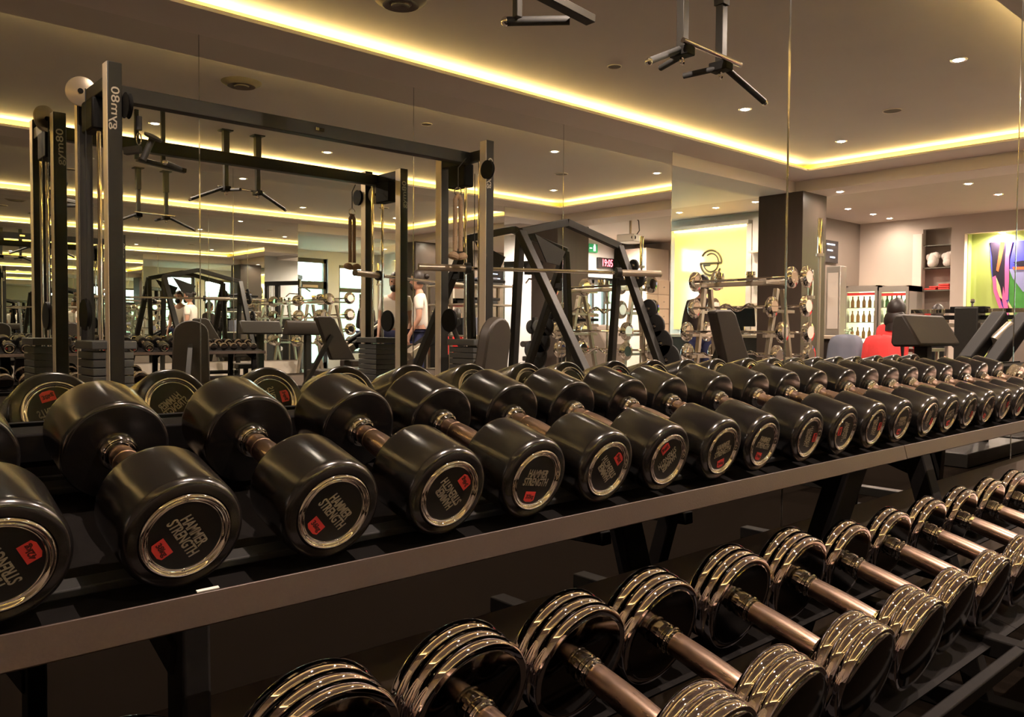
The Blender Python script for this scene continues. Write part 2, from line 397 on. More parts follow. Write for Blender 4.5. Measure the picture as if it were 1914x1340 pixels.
# ------------------------------------------------------------------ dumbbell rack
TL = math.radians(15.5); CT, ST = math.cos(TL), math.sin(TL)
# local dumbbell frame: +Y runs back/up along the handle; origin at centre of the front plate
def rackpoint(y0, z0, t, n=0.): return V((0, y0+t*CT-n*ST, z0+t*ST+n*CT))
UY, UZ = .822, .744          # front plate centre, upper tier
KL = 1.118
LY, LZ = .760, .494          # back collar centre, lower tier
RX0, RXJ, RX1 = -.75, 1.93, 4.30
rack = thing('dumbbell_rack', 'long black two-tier dumbbell rack standing before the wall mirror', 'dumbbell rack', (0, 0, 0))
RM = Matrix.Rotation(TL, 3, 'X')
def tray(y0, z0, drop, t0, t1, x0, x1, lip, nm, joint=True):
    """sloping tray under a row: t along slope, drop below centre line"""
    c0 = rackpoint(y0, z0, t0, -drop); c1 = rackpoint(y0, z0, t1, -drop)
    b = MB()
    mid = (c0+c1)/2
    b.box(((x0+x1)/2, mid.y+ST*.006, mid.z-CT*.006), (x1-x0, (t1-t0), .004), RM)
    b.build(nm, 'rack', rack)
for xa, xb in ((RX0, RXJ-.001), (RXJ+.001, RX1)):
    tray(UY, UZ, .073, .0, .34, xa, xb, 0, 'upper_tray')
    r_ = MB()
    a = V((0, .790, .692))
    # front rail: upright face with a short top flange
    r_.prism([(xa, .786, .660), (xa, .806, .656), (xa, .812, .684), (xa, .794, .6915)], (xb-xa, 0, 0))
    r_.build('front_rail', 'rail', rack, bevel=.0015)
    MB().box(((xa+xb)/2, 1.185, .80), (xb-xa, .03, .04), RM).build('back_rail', 'rack', rack, bevel=.003)
    tray(LY, LZ, .0985, -.012, .06, xa, xb, 0, 'lower_back_bar')
    tray(LY, LZ, .0985, -.24, -.155, xa, xb, 0, 'lower_front_bar')
    c0 = rackpoint(LY, LZ, -.285, -.095)
    MB().box(((xa+xb)/2, c0.y, c0.z), (xb-xa, .02, .035), RM).build('lower_front_rail', 'rack', rack, bevel=.003)
# saddles: two longitudinal strips with scalloped cradle blocks
def strips(y0, z0, drop, ts, h, nm, m='rubber'):
    for t in ts:
        c = rackpoint(y0, z0, t, -drop+h/2)
        MB().box(((RX0+RX1)/2, c.y, c.z), (RX1-RX0-.02, .022, h), RM).build(nm, m, rack, bevel=.002)
strips(UY, UZ, .069, (.045, .275), .010, 'saddle_strip')
# uprights and feet
for i, (x, ww, y0, y1) in enumerate(((-.66, .05, .90, .86), (.325, .03, .875, .86), (1.80, .09, .86, 1.05), (2.20, .05, .88, .70), (3.3, .05, .90, .86), (4.2, .05, .90, .86))):
    MB().bar((x, y0, .655), (x, y1, .03), .05, ww, up=(1, 0, 0)).build('upright', 'rack', rack, bevel=.004)
    MB().bar((x, 1.16, .034), (x, .38, .034), .06, .05).build('foot', 'rack', rack, bevel=.004)
    MB().bar((x, .87, .345), (x, .50, .325), .04, .04).build('tier_arm', 'rack', rack, bevel=.004)
    MB().bar((x, .87, .60), (x, 1.17, .70), .04, .04).build('tier_arm', 'rack', rack, bevel=.004)
q_ = at(388, 1098, 0, y=.797); MB().box((q_.x, .7965, .6925), (.022, .004, .0012), RM).build('edge_sticker', 'paper', rack, label='small white sticker on the rail edge')

# ------------------------------------------------------------------ urethane dumbbells
def urethane(R, Lh=.093, Lg=.131, lab='', cat='dumbbell', loc=(0, 0, 0), ang_f=0, ang_b=0, kg='', spin=True):
    o = thing('rubber_dumbbell', lab, cat, loc, rot=(TL, 0, 0), group='black rubber dumbbells on the upper tier')
    tot = 2*Lh+Lg
    for end in (0, 1):
        # head in its own frame: d = +1 means outward along -Y (front), else +Y
        d = -1 if end == 0 else 1
        y_in = Lh if end == 0 else Lh+Lg
        y_out = 0 if end == 0 else tot
        ax = (0, d, 0)
        prof = [(0, .02), (.0002, R*.90), (.0008, R*.955), (.0022, R*.98), (.005, R*.995), (.008, R), (Lh-.011, R), (Lh-.0075, R*.992), (Lh-.004, R*.97), (Lh-.0015, R*.935), (Lh-.0004, R*.90), (Lh, R*.86), (Lh+.0005, R*.76), (Lh-.0015, R*.74)]
        h = MB().lathe(prof, (0, y_in, 0), ax, 96, caps=True).build('weight_head', 'urethane', o, ang=50)
        f = Lh-.0015
        ring = [(f, R*.745), (f+.0016, R*.746), (f+.0028, R*.740), (f+.0037, R*.730), (f+.0043, R*.718), (f+.0045, R*.705), (f+.0042, R*.69), (f+.0035, R*.676), (f+.0025, R*.663), (f+.0014, R*.655), (f+.0011, R*.615), (f+.0022, R*.603), (f+.0015, R*.592), (f+.0004, R*.59)]
        MB().lathe(ring, (0, y_in, 0), ax, 112, caps=False).build('plate_ring', 'chrome', h, ang=60)
        MB().lathe([(f, R*.60), (f+.0009, R*.60)], (0, y_in, 0), ax, 48).build('name_plate', 'faceblack', h)
        an = ang_f if end == 0 else ang_b
        # plate frame
        if end == 0: base = Matrix.Translation((0, y_in-(f+.0013), 0))@Matrix.Rotation(PI/2, 4, 'X')
        else: base = Matrix.Translation((0, y_in+(f+.0013), 0))@Matrix.Rotation(PI, 4, 'Z')@Matrix.Rotation(PI/2, 4, 'X')
        rr = Matrix.Rotation(math.radians(an), 4, 'Z')
        l = put('lettering', TXT, h); l.matrix_local = base@rr@Matrix.Translation((0, .04*R, 0))@Matrix.Scale(R/.06, 4)
        k = put('weight_sticker', sticker(kg), h); k.matrix_local = base@rr@Matrix.Translation((-.003*R/.06, -.41*R, 0))@Matrix.Scale(R/.06, 4)
    hd = MB()
    hp = [(Lh-.001, .0165), (Lh+.010, .0150), (Lh+.028, .0135), (Lh+.0285, .0155), (Lh+.033, .0155), (Lh+.0335, .0148), (Lh+.036, .0148), (Lh+.0365, .0155)]
    mid = Lh+Lg/2
    for k in range(9): t = Lh+.04+(Lg-.08)*k/8; hp.append((t, .0158+.0012*math.sin(PI*k/8)))
    hp += [(2*mid-a, b) for a, b in reversed(hp[:8])]
    hl = hd.lathe(hp, (0, 0, 0), (0, 1, 0), 28).build('handle', 'steel', o, ang=40, label='brushed steel handle')
    for s_, y0 in ((1, Lh-.001), (-1, Lh+Lg+.001)):
        c = [(0, .021), (.004, .0225), (.008, .0222), (.012, .020), (.0125, .0185), (.017, .0175), (.0175, .016)]
        MB().lathe(c, (0, y0, 0), (0, s_, 0), 28).build('collar', 'chrome', hl, ang=40)
    return o
_st = {}
def sticker(kg):
    if kg in _st: return _st[kg]
    t = text_mesh(kg, .0082, 'sticker', ['redink'], offset=.0003, depth=.0002)
    b = MB().prism([(-.0098, .0072, 0), (.0098, .0072, 0), (.0098, -.0052, 0), (.005, -.0078, 0), (-.005, -.0078, 0), (-.0098, -.0052, 0)], (0, 0, .0006))
    me = bpy.data.meshes.new('weight_sticker')
    tv = [V(v.co)+V((0, 0, .0008)) for v in t.vertices]; n = len(b.v)
    me.from_pydata(b.v+[tuple(v) for v in tv], [], b.f+[tuple(i+n for i in p.vertices) for p in t.polygons])
    me.materials.append(M['red']); me.materials.append(M['redink'])
    me.polygons.foreach_set('material_index', [0]*len(b.f)+[1]*len(t.polygons)); me.update()
    _st[kg] = me; return me
TXT = text_mesh('HAMMER\nSTRENGTH', .0158, 'lettering', ['letter'], offset=.0003, shear=.2, depth=.0003, sx=.60)

UX = [-.02, .143, .304, .471, .636, .788, .938, 1.086, 1.243, 1.377, 1.547, 1.70, 1.845, 1.986, 2.147, 2.285, 2.42, 2.56, 2.70, 2.835]
ANG = [30, 118, -57, -50, 130, -9, 133, 222, 14, -12, 90, -88, 95, 0, 70, 10, 75, -20, 110, 40]
KG = ['44kg', '42kg', '38kg', '36kg', '34kg', '32kg', '30kg', '28kg', '26kg', '24kg', '22kg', '20kg', '18kg', '16kg', '14kg', '12kg', '10kg', '9kg', '8kg', '7kg']
ordn = ['first', 'second', 'third', 'fourth', 'fifth', 'sixth', 'seventh', 'eighth', 'ninth', 'tenth', 'eleventh', 'twelfth', 'thirteenth', 'fourteenth', 'fifteenth', 'sixteenth', 'seventeenth', 'eighteenth', 'nineteenth', 'twentieth']
for i, x in enumerate(UX):
    R = .0615-.00055*max(0, i-3)
    n = -.0665+R+.0035
    p = rackpoint(UY, UZ, 0, n)
    if i == 0: lab = 'black rubber dumbbell at the heavy end, left of the one stickered 42kg'
    elif i <= 5: lab = f'black rubber dumbbell with red {KG[i]} sticker, {ordn[i-1]} from the left on the upper tier'
    else: lab = f'black rubber dumbbell, {ordn[i-1]} from the left along the upper tier'
    urethane(R, lab=lab, loc=(x, p.y, p.z), ang_f=ANG[i], ang_b=(ANG[i]*1.7+40) % 360 if i not in (1, 2, 3) else {1: 120, 2: 165, 3: -35}[i], kg=KG[i])
UX2 = [3.00, 3.16, 3.32]
for i, x in enumerate(UX2):
    p = rackpoint(UY, UZ, 0, -.0665+.056); urethane(.0535, lab=f'black rubber dumbbell on the far part of the rack, {ordn[i]} past the gap', loc=(x, p.y, p.z), ang_f=i*70, ang_b=i*50, kg='6kg')

# ------------------------------------------------------------------ chrome dumbbells
def chrome_db(R, discs, dw, Lg, lab, loc, grp):
    """origin at the back head's inner face, handle runs toward -Y (front) tilted"""
    o = thing('chrome_dumbbell', lab, 'dumbbell', loc, rot=(TL, 0, 0), group=grp)
    for end in (0, 1):
        d = 1 if end == 0 else -1
        y0 = 0 if end == 0 else -Lg
        prof = [(0.0, .02), (.0004, R*.80), (.0008, R*.88)]
        for k in range(discs):
            a = k*dw
            rad_ = math.radians; c_ = a+dw/2; A_ = 36; r1 = .485*dw/math.sin(rad_(A_))
            top = [(c_+r1*math.sin(rad_(th)), R-r1*(1-math.cos(rad_(th)))) for th in [-A_+2*A_*q_/22 for q_ in range(23)]]
            dp = R-r1*(1-math.cos(rad_(A_)))
            prof += [(c_-.497*dw, dp-.035*dw)]+top+[(c_+.497*dw, dp-.035*dw)]
        e = discs*dw
        dome = [(e-.0004+.011*math.sin(PI/2*q_/14), max(.001, R*.905*math.cos(PI/2*q_/14))) for q_ in range(15)]
        h = MB().lathe(prof, (0, y0, 0), (0, d, 0), 144, caps=True).build('weight_head', 'chromehead', o, ang=60)
        MB().lathe(dome, (0, y0, 0), (0, d, 0), 96).build('outer_face', 'chromeface', h, ang=60)
        MB().lathe([(-.0006, .02), (-.0006, R*.84), (.0006, R*.862)], (0, y0, 0), (0, d, 0), 64).build('inner_face', 'chromeface', h)
    hp = [(.02, .0135), (.0205, .0155)]
    n = 8
    for k in range(n+1): hp.append((.024+(Lg-.048)*k/n, .0160+.0012*math.sin(PI*k/n)))
    hp += [(Lg-.0205, .0155), (Lg-.02, .0135)]
    hl = MB().lathe(hp, (0, 0, 0), (0, -1, 0), 12 if False else 28).build('handle', 'steel', o, ang=40, label='brushed copper-toned steel grip')
    for s_, y0 in ((-1, 0), (1, -Lg)):
        c = [(0, .019), (.006, .0185), (.007, .0165), (.012, .0162), (.0125, .0185), (.0145, .0195), (.0165, .0185), (.0170, .0165), (.0195, .0165), (.020, .0178), (.022, .0178), (.0225, .0155)]
        MB().lathe(c, (0, y0, 0), (0, s_, 0), 28).build('collar', 'chrome', hl, ang=30)
    return o
LX = [.20, .385, .56, .733, .892, 1.086, 1.265, 1.44, 1.618, 1.80, 1.985, 2.17, 2.35, 2.53]
for i, x in enumerate(LX):
    if i <= 6: R, dn, dw = .081-.0008*i, 3, .0175
    else: R, dn, dw = .0725-.0008*(i-7), 2, .0185
    x *= KL; p = rackpoint(LY, LZ, 0, (-.085+R+.003)*KL)
    lab = f'chrome dumbbell, {"three" if dn == 3 else "two"} ribs per end, ' + ('at the near end of the lower tier' if i == 0 else f'{ordn[i-1]} from the left on the lower tier')
    chrome_db(R, dn, dw, .148, lab, (x, p.y, p.z), 'chrome dumbbells on the lower tier').scale = (KL,)*3
for i in range(7):
    x = 3.48+.118*i; R = .047-.001*i
    p = rackpoint(UY, UZ, .20, -.0665+R+.003)
    chrome_db(R, 2, .016, .125, f'small chrome dumbbell, {ordn[i]} after the rubber ones at the far end of the upper tier', (x, p.y, p.z), 'small chrome dumbbells on the upper tier')
#PART2
EXPO = 1.6
# ------------------------------------------------------------------ cable crossover
xc = thing('cable_crossover', 'tall dark grey cable crossover frame with two pulley towers before the opposite mirror', 'gym machine', (0, 0, 0))
G80 = text_mesh('gym80', .058, 'brand_lettering', ['letter'], offset=.0003, depth=.0004, sx=1.45)
ZT = at(228, 118, 1, y=-2.08).z
for x, side in ((1.33, 1), (3.857, -1)):
    for y, nm in ((-2.08, 'front_post'), (-2.61, 'rear_post')):
        zt = ZT if y > -2.3 else ZT-.05
        MB().ab((x-.036, y-.072, .04), (x+.036, y+.0, zt)).build(nm, 'gymdark', xc, bevel=.005)
        MB().ab((x-.0385, y-.070, .05), (x-.036, y-.001, zt-.004)).build('edge_strip', 'alu', xc)
    MB().ab((x-.03, -2.61, ZT-.13), (x+.03, -2.11, ZT-.06)).build('top_arm', 'gymdark', xc, bevel=.004)
    MB().ab((x-.045, -2.52, ZT-.30), (x+.045, -2.32, ZT-.13)).build('pulley_housing', 'darkplastic', xc, bevel=.01)
    MB().ab((x-.05, -2.74, 0), (x+.05, -2.0, .05)).build('tower_foot', 'gymdark', xc, bevel=.004)
    for y in (-2.20, -2.36):
        MB().cyl((x, y, .06), (x, y, ZT-.12), .011, n=14).build('guide_rod', 'chrome', xc)
    # big silver pulley disc and idler
    pq = at(152, 171, 1, y=-2.52) if side > 0 else at(900, 322, 1, y=-2.22); px_, py_, pz_ = pq.x, pq.y, pq.z
    d = MB().lathe([(-.012, .074), (-.009, .080), (-.004, .072), (.004, .072), (.009, .080), (.012, .074), (.012, .02)], (px_, py_, pz_), (.5, -.86, 0) if side > 0 else (.85, .5, 0), 36)
    d = d.build('pulley', 'gymsilver', xc)
    MB().lathe([(-.018, .014), (.018, .014)], (px_, py_, pz_), (.5, -.86, 0) if side > 0 else (.85, .5, 0), 16).build('hub', 'darkplastic', d)
    MB().lathe([(-.011, .066), (-.004, .058), (.004, .058), (.011, .066)], (x+.05*side, -2.05, ZT-.22), (1, 0, 0), 30).build('swivel_pulley', 'darkplastic', xc)
    MB().tube([(px_, py_+.078, pz_), (px_, py_+.078, .9)], .003, 6).tube([(px_, py_-.078, pz_), (px_, py_-.078, .9)], .003, 6).build('cable', 'rubber', xc)
    # weight stack
    st = MB()
    for k in range(16): st.ab((x-.10, -2.42, .14+k*.043), (x+.10, -2.14, .178+k*.043))
    st.build('weight_stack', 'greyplate', xc, bevel=.003)
    MB().ab((x-.11, -2.44, .835), (x+.11, -2.12, .88)).build('stack_cap', 'greyplate', xc, bevel=.006)
    MB().lathe([(-.012, .085), (0, .09), (.012, .085)], (x-.04, -2.5, 1.02), (1, 0, 0), 30).build('lower_pulley', 'darkplastic', xc)
    for face in (1, -1):
        l = put('lettering', G80, xc)
        if face > 0: l.matrix_local = Matrix.Translation((x, -2.0795, ZT-.235))@Matrix.Rotation(PI, 4, 'Z')@Matrix.Rotation(PI/2, 4, 'X')@Matrix.Rotation(PI/2, 4, 'Z')
        else: l.matrix_local = Matrix.Translation((x, -2.6825, ZT-.26))@Matrix.Rotation(PI/2, 4, 'X')@Matrix.Rotation(PI/2, 4, 'Z')
MB().ab((1.36, -2.34, ZT-.145), (3.83, -2.27, ZT-.06)).build('cross_beam', 'gymdark', xc, bevel=.004)
MB().box((2.6, -2.265, ZT-.10), (.06, .01, .02)).build('beam_plate', 'chrome', xc)
# carabiner and stubby knob arm on the left tower
cx, cyy = 1.43, -2.03
b = MB().cyl((cx, cyy, ZT-.27), (cx, cyy, ZT-.34), .016).build('cable_stop', 'rubber', xc)
MB().tube([(cx+.012*math.sin(a)*(.6 if False else 1), cyy, ZT-.385-.03*math.cos(a)) for a in [2*PI*k/16 for k in range(16)]], .0035, 8, closed=True).build('carabiner', 'chrome', xc)
ka = at(285, 255, 1, y=-2.0)
MB().bar((1.37, -2.06, ka.z-.085), (ka.x-.06, -2.0, ka.z-.075), .035, .035).cyl((ka.x-.05, -2.0, ka.z-.13), (ka.x, -2.0, ka.z-.01), .017).lathe([(0, .045), (.012, .047), (.016, .03)], (ka.x, -2.0, ka.z-.01), (.3, .5, 1), 24).build('selector_arm', 'gymdark', xc)
# rope attachment hanging on the right tower
rt = thing('triceps_rope', 'looped hemp rope with frayed ends hanging from the right cable tower', 'rope', (3.70, -2.2, 0))
zr0 = at(855, 358, 1, y=-2.2).z; zr1 = at(855, 480, 1, y=-2.2).z
xr = at(856, 400, 1, y=-2.2).x-3.70
MB().tube([(xr+.03*math.sin(a), 0, zr0-.03*math.cos(a)) for a in [2*PI*k/20 for k in range(20)]], .005, 8, closed=True).build('ring', 'chrome', rt)
MB().tube([(xr, 0, zr0+.03), (xr, 0, zr0+.17), (xr+.05, 0.03, zr0+.24)], .004, 6).build('cable_link', 'rubber', rt)
rp = MB()
for s_ in (-1, 1):
    pts = [(xr, 0, zr0-.02)]+[(xr+s_*.022, s_*.004, zr0-.06-(zr0-zr1-.1)*k/12) for k in range(13)]
    rp.tube(pts, .016, 10)
rp.build('rope', 'rope', rt)
for s_ in (-1, 1):
    MB().lathe([(0, .02), (.01, .034), (.03, .042), (.045, .036), (.05, .01)], (xr+s_*.03, 0, zr1+.03), (s_*.3, 0, -1), 12).build('frayed_end', 'rope', rt)

# ------------------------------------------------------------------ ceiling-hung pull-up stations
def chinup(dx, y, zb, lab, flip=1, full=True):
    o = thing('pull_up_station', lab, 'pull-up bar', (dx, y, ZR), 0)
    if flip < 0: o.rotation_euler.z = PI
    zb = zb-ZR
    ps = (-.17, .17)
    for i, x in enumerate(ps):
        MB().ab((x-.03, -.03, zb+.32), (x+.03, .03, -.004)).ab((x-.06, -.06, -.012), (x+.06, .06, 0)).build('hanger_post', 'gymdark', o, bevel=.003)
        MB().ab((x-.022, -.022, zb+.02), (x+.022, .022, zb+.34)).build('inner_post', 'gymdark', o, bevel=.002)
        MB().box((x, 0, zb), (.07, .11, .05)).build('clamp_block', 'darkplastic', o, bevel=.006)
        MB().tube([(x+.016*math.sin(a), 0, zb-.045-.018*math.cos(a)) for a in [2*PI*k/14 for k in range(14)]], .004, 6, closed=True).build('ring_eye', 'chrome', o)
    MB().cyl((-.24, .055, zb+.03), (.27, .055, zb+.02), .013).build('middle_bar', 'chrome', o)
    for s_ in (-1, 1):
        g = MB().cyl((s_*.19, .0, zb+.01), (s_*.51, .06, zb-.135), .017)
        g.build('outer_grip', 'rubber', o)
        MB().ball((s_*.51, .06, zb-.135), .019, 12).build('end_cap', 'chrome', o)
    g2 = MB().cyl((.15, -.02, zb-.01), (.10, -.19, zb-.02), .016).build('short_grip', 'rubber', o)
    MB().cyl((-.15, -.02, zb-.01), (-.10, -.19, zb-.02), .016).build('short_grip', 'rubber', o)
    return o
chinup(3.62, -.11, 2.36, 'pull-up station on two black hangers with angled grips near mid ceiling')
cb = thing('suspended_bar_frame', 'flat black bar frame with round grip hanging at the top edge of the view', 'pull-up bar', (2.55, -.45, ZR))
def rel(p): return p-V((2.55, -.45, ZR))
a_ = at(945, 40, 1, z=2.45); b_ = at(1065, 38, 1, z=2.45); c_ = at(1105, 38, 1, z=2.45); d_ = at(975, -30, 1, z=2.5); e_ = at(967, 33, 1, z=2.45)
MB().cyl(rel(a_), rel(b_), .022).build('grip', 'rubber', cb); MB().ball(rel(a_), .024, 12).build('end_cap', 'chrome', cb)
MB().bar(rel(c_), rel(d_), .06, .04).build('flat_bar', 'gymdark', cb, bevel=.004)
MB().bar(rel(e_), rel(e_)+V((0, 0, -rel(e_).z)), .035, .035, up=(1, 0, 0)).build('drop_post', 'gymdark', cb, bevel=.003)
MB().bar(rel(d_), rel(d_)+V((0, 0, -rel(d_).z)), .035, .035, up=(1, 0, 0)).build('drop_post', 'gymdark', cb, bevel=.003)

# ------------------------------------------------------------------ squat rack with barbell
sq = thing('squat_rack', 'black squat rack with leaning uprights and arched top bar beside the right cable tower', 'squat rack', (4.95, -2.3, 0))
def rs(p): return V(p)-V((4.95, -2.3, 0))
X1s, X2s = 4.61, 5.85
t1 = at(985, 432, 1, x=X1s); t2 = at(1145, 455, 1, x=X2s); ym = (t1.y+t2.y)/2
T1 = V((X1s, ym, t1.z)); T2 = V((X2s, ym, t1.z-.03))
ap = at(1058, 416, 1, y=ym)
B1 = at(1092, 690, 1, x=X1s); B2 = at(1237, 690, 1, x=X2s)
for T_, B_ in ((T1, B1), (T2, B2)):
    dirv = (V((T_.x, B_.y, B_.z))-T_); k = (.05-T_.z)/dirv.z
    bot = T_+dirv*k
    MB().bar(rs(T_), rs(bot), .062, .075, up=(1, 0, 0)).build('leaning_upright', 'gymdark', sq, bevel=.005)
    MB().bar(rs((T_.x, T_.y-.0, T_.z)), rs((T_.x, T_.y-.12, .05)), .06, .06, up=(1, 0, 0)).build('rear_post', 'gymdark', sq, bevel=.004)
    MB().bar(rs((T_.x, T_.y-.2, .03)), rs((T_.x, bot.y+.1, .03)), .08, .06).build('base_foot', 'gymdark', sq, bevel=.004)
    jm = T_+dirv*.30
    MB().box(rs((jm.x, jm.y-.06, jm.z)), (.06, .16, .05)).box(rs((jm.x, jm.y-.13, jm.z+.04)), (.06, .03, .06)).build('bar_hook', 'rubber', sq, bevel=.004)
MB().bar(rs(T1), rs(ap), .06, .065).bar(rs(ap), rs(T2), .06, .065).build('arched_top_bar', 'gymdark', sq, bevel=.005)
g = [at(1000, 437, 1, y=ym+.05), at(1057, 470, 1, y=ym+.05), at(1046, 496, 1, y=ym+.05), at(1022, 490, 1, y=ym+.05)]
MB().prism([rs(p) for p in g], (0, -.012, 0)).build('gusset_plate', 'gymdark', sq)
# plates on the pegs of the right upright
dv2 = (V((T2.x, B2.y, B2.z))-T2)
pl0 = None
for i, (f, r_) in enumerate(((.16, .06), (.27, .08), (.52, .09), (.66, .11), (.80, .13), (.93, .15))):
    c = T2+dv2*f+V((.075, .02, 0))
    MB().cyl(rs(c-V((.04, 0, 0))), rs(c+V((.07, 0, 0))), .014).build('peg', 'chrome', sq)
    o = thing('weight_plate', f'black weight plate on the right upright of the squat rack, {ordn[i]} from the top', 'weight plate', c, 0, 'plates on the squat rack')
    MB().lathe([(0, .022), (.0, r_*.9), (.006, r_), (.022, r_), (.028, r_*.9), (.026, r_*.8), (.018, r_*.7), (.018, .035), (.028, .03), (.028, .022)], (0, 0, 0), (1, 0, 0), 32, caps=False).build('disc', 'rubber', o)
    MB().lathe([(-.002, .015), (-.002, .023), (.03, .023), (.03, .015)], (0, 0, 0), (1, 0, 0), 24, caps=False).build('hub_ring', 'chrome', o)
bb = thing('barbell', 'long empty steel barbell resting across the squat rack', 'barbell', (4.9, -2.47, 0))
pa = at(782, 499, 1, y=-2.48); pb = at(1235, 512, 1, z=pa.z); print('BAR', pa, pb)
pa, pb = pa-V((4.9, -2.47, 0)), pb-V((4.9, -2.47, 0)); ud = (pb-pa).normalized()
MB().cyl(pa+ud*.38, pb-ud*.34, .014).build('shaft', 'chrome', bb)
for p, d in ((pa, ud), (pb, -ud)):
    MB().cyl(p, p+d*.36, .026).lathe([(0, .026), (.002, .028)], p, d, 16).build('sleeve', 'gymsilver', bb)
    MB().cyl(p+d*.35, p+d*.39, .042).build('sleeve_collar', 'gymdark', bb)

# ------------------------------------------------------------------ rack of fixed barbells
XB = (6.85, 7.30)
pm0 = at(1400, 600, 1, x=7.08)
RB = V((7.08, pm0.y, 0))
br = thing('barbell_rack', 'pale steel rack of fixed barbells in tiers in front of the logo wall', 'barbell rack', RB)
def rr_(p): return V(p)-RB
up = []
for u0, u1 in ((1322, 1306), (1457, 1436)):
    a = at(u0, 540, 1, x=7.08); b = at(u1, 690, 1, y=a.y)
    for s_ in (1, -1):
        top = V((7.08-.05*s_, a.y, a.z)); dx = (a.x-b.x)*(a.z/(a.z-b.z)); bot = V((7.08-.05*s_-dx*s_, a.y, .03))
        MB().bar(rr_(top), rr_(bot), .04, .045, up=(0, 1, 0)).build('upright', 'gymsilver', br, bevel=.003)
    MB().bar(rr_((6.6, a.y, .03)), rr_((7.56, a.y, .03)), .06, .05).build('foot', 'gymsilver', br, bevel=.003)
    up.append(a)
a = at(1310, 537, 1, x=7.08); b = at(1482, 523, 1, x=7.08)
ZTR = (a.z+b.z)/2
MB().bar(rr_((7.08, a.y, ZTR)), rr_((7.08, b.y, ZTR)), .05, .045).build('top_rail', 'gymsilver', br, bevel=.006)
def round_head(mb, p, ax, r):
    mb.lathe([(0, .02), (0, r*.6), (.004, r*.62), (.010, r*.9), (.018, r), (.04, r), (.05, r*.9), (.056, r*.62), (.06, r*.58), (.06, .018)], p, ax, 28)
def fixed_bar(u0, v0, u1, v1, X, r, ez, lab):
    p = at(u0, v0, 1, x=X); q = at(u1, v1, 1, x=X); z = (p.z+q.z)/2; L = abs(q.y-p.y)
    o = thing('fixed_barbell', lab, 'barbell', (X, (p.y+q.y)/2, z), 0, 'fixed barbells on the tiered rack')
    pts = [(0, -L/2, 0), (0, -L*.32, 0)]
    if ez:
        for k in range(17):
            t = -.30+.6*k/16; pts.append((0, L*t, -.03*math.sin(t*2*PI/.30)))
    pts += [(0, L*.32, 0), (0, L/2, 0)]
    MB().tube(pts, .013, 10).build('bar', 'chrome', o)
    for s_ in (-1, 1):
        h = MB(); round_head(h, (0, s_*L/2-s_*.03, 0), (0, s_, 0), r); h.build('weight_head', 'chrome', o)
    return z
rows = [((1300, 527, 1480, 518), (1340, 525, 1508, 517)), ((1298, 577, 1443, 573), (1334, 575, 1507, 572)), ((1284, 621, 1462, 620), (1322, 621, 1510, 620)), ((1285, 661, 1452, 664), (1335, 660, 1512, 662))]
tn = ['top', 'second', 'third', 'lowest']
for k, (f, g) in enumerate(rows):
    z = fixed_bar(*f, XB[0], .098, k in (1, 3), f'fixed barbell with chrome round heads, near side of the {tn[k]} tier' + (', wavy bar' if k in (1, 3) else ', straight bar'))
    fixed_bar(*g, XB[1], .102, False, f'fixed barbell with chrome round heads, far side of the {tn[k]} tier')
    for a in up:
        MB().bar(rr_((6.82, a.y, z-.035)), rr_((7.34, a.y, z-.035)), .03, .03).build('tier_arm', 'gymsilver', br, bevel=.002)
for i, (u, v) in enumerate(((1345, 516), (1403, 511))):
    p = at(u, v, 1, x=7.08); o = thing('bar_collar', f'small chrome clamp collar standing on the barbell rack top rail, {"left" if i == 0 else "right"} one', 'collar', (7.08, p.y, ZTR+.024), 0, 'collars on the barbell rack')
    MB().lathe([(0, .045), (.03, .048), (.034, .040), (.055, .040), (.06, .048), (.09, .046)], (0, 0, 0), (0, 0, 1), 20).build('barrel', 'chrome', o)
    MB().box((.05, 0, .05), (.03, .02, .03)).build('screw', 'darkplastic', o)

# vertical bars in a holder next to the column
vbs = [(u, vt, vm, at(u, vt, 1, y=yy), at(u, vm, 1, y=yy), yy) for (u, vt, vm, yy) in ((1534, 408, 476, -1.75), (1516, 505, 555, -1.6))]
vc = (vbs[0][3]+vbs[1][3])/2
vb = thing('bar_holder', 'floor stand holding upright barbells beside the brown column', 'bar holder', (vc.x, vc.y, 0))
MB().box((0, 0, .06), (abs(vbs[0][3].x-vbs[1][3].x)+.3, .45, .12)).build('base', 'rack', vb, bevel=.01)
for i, (u, vt, vm, p, pm, yy) in enumerate(vbs):
    MB().lathe([(0, .03), (.10, .03), (.10, .024), (.01, .024)], (p.x-vc.x, yy-vc.y, .11), (0, 0, 1), 20, caps=False).build('socket', 'gymdark', vb)
    o = thing('olympic_bar', 'upright steel barbell in the floor stand, ' + ('the taller one' if i == 0 else 'the shorter one'), 'barbell', (p.x, yy, .121))
    MB().cyl((0, 0, 0), (0, 0, pm.z-.12), .014).build('shaft', 'gymsilver', o)
    MB().cyl((0, 0, pm.z-.12), (0, 0, p.z-.12), .026).build('sleeve', 'chrome', o)
    MB().cyl((0, 0, pm.z-.14), (0, 0, pm.z-.11), .04).build('sleeve_collar', 'gymsilver', o)

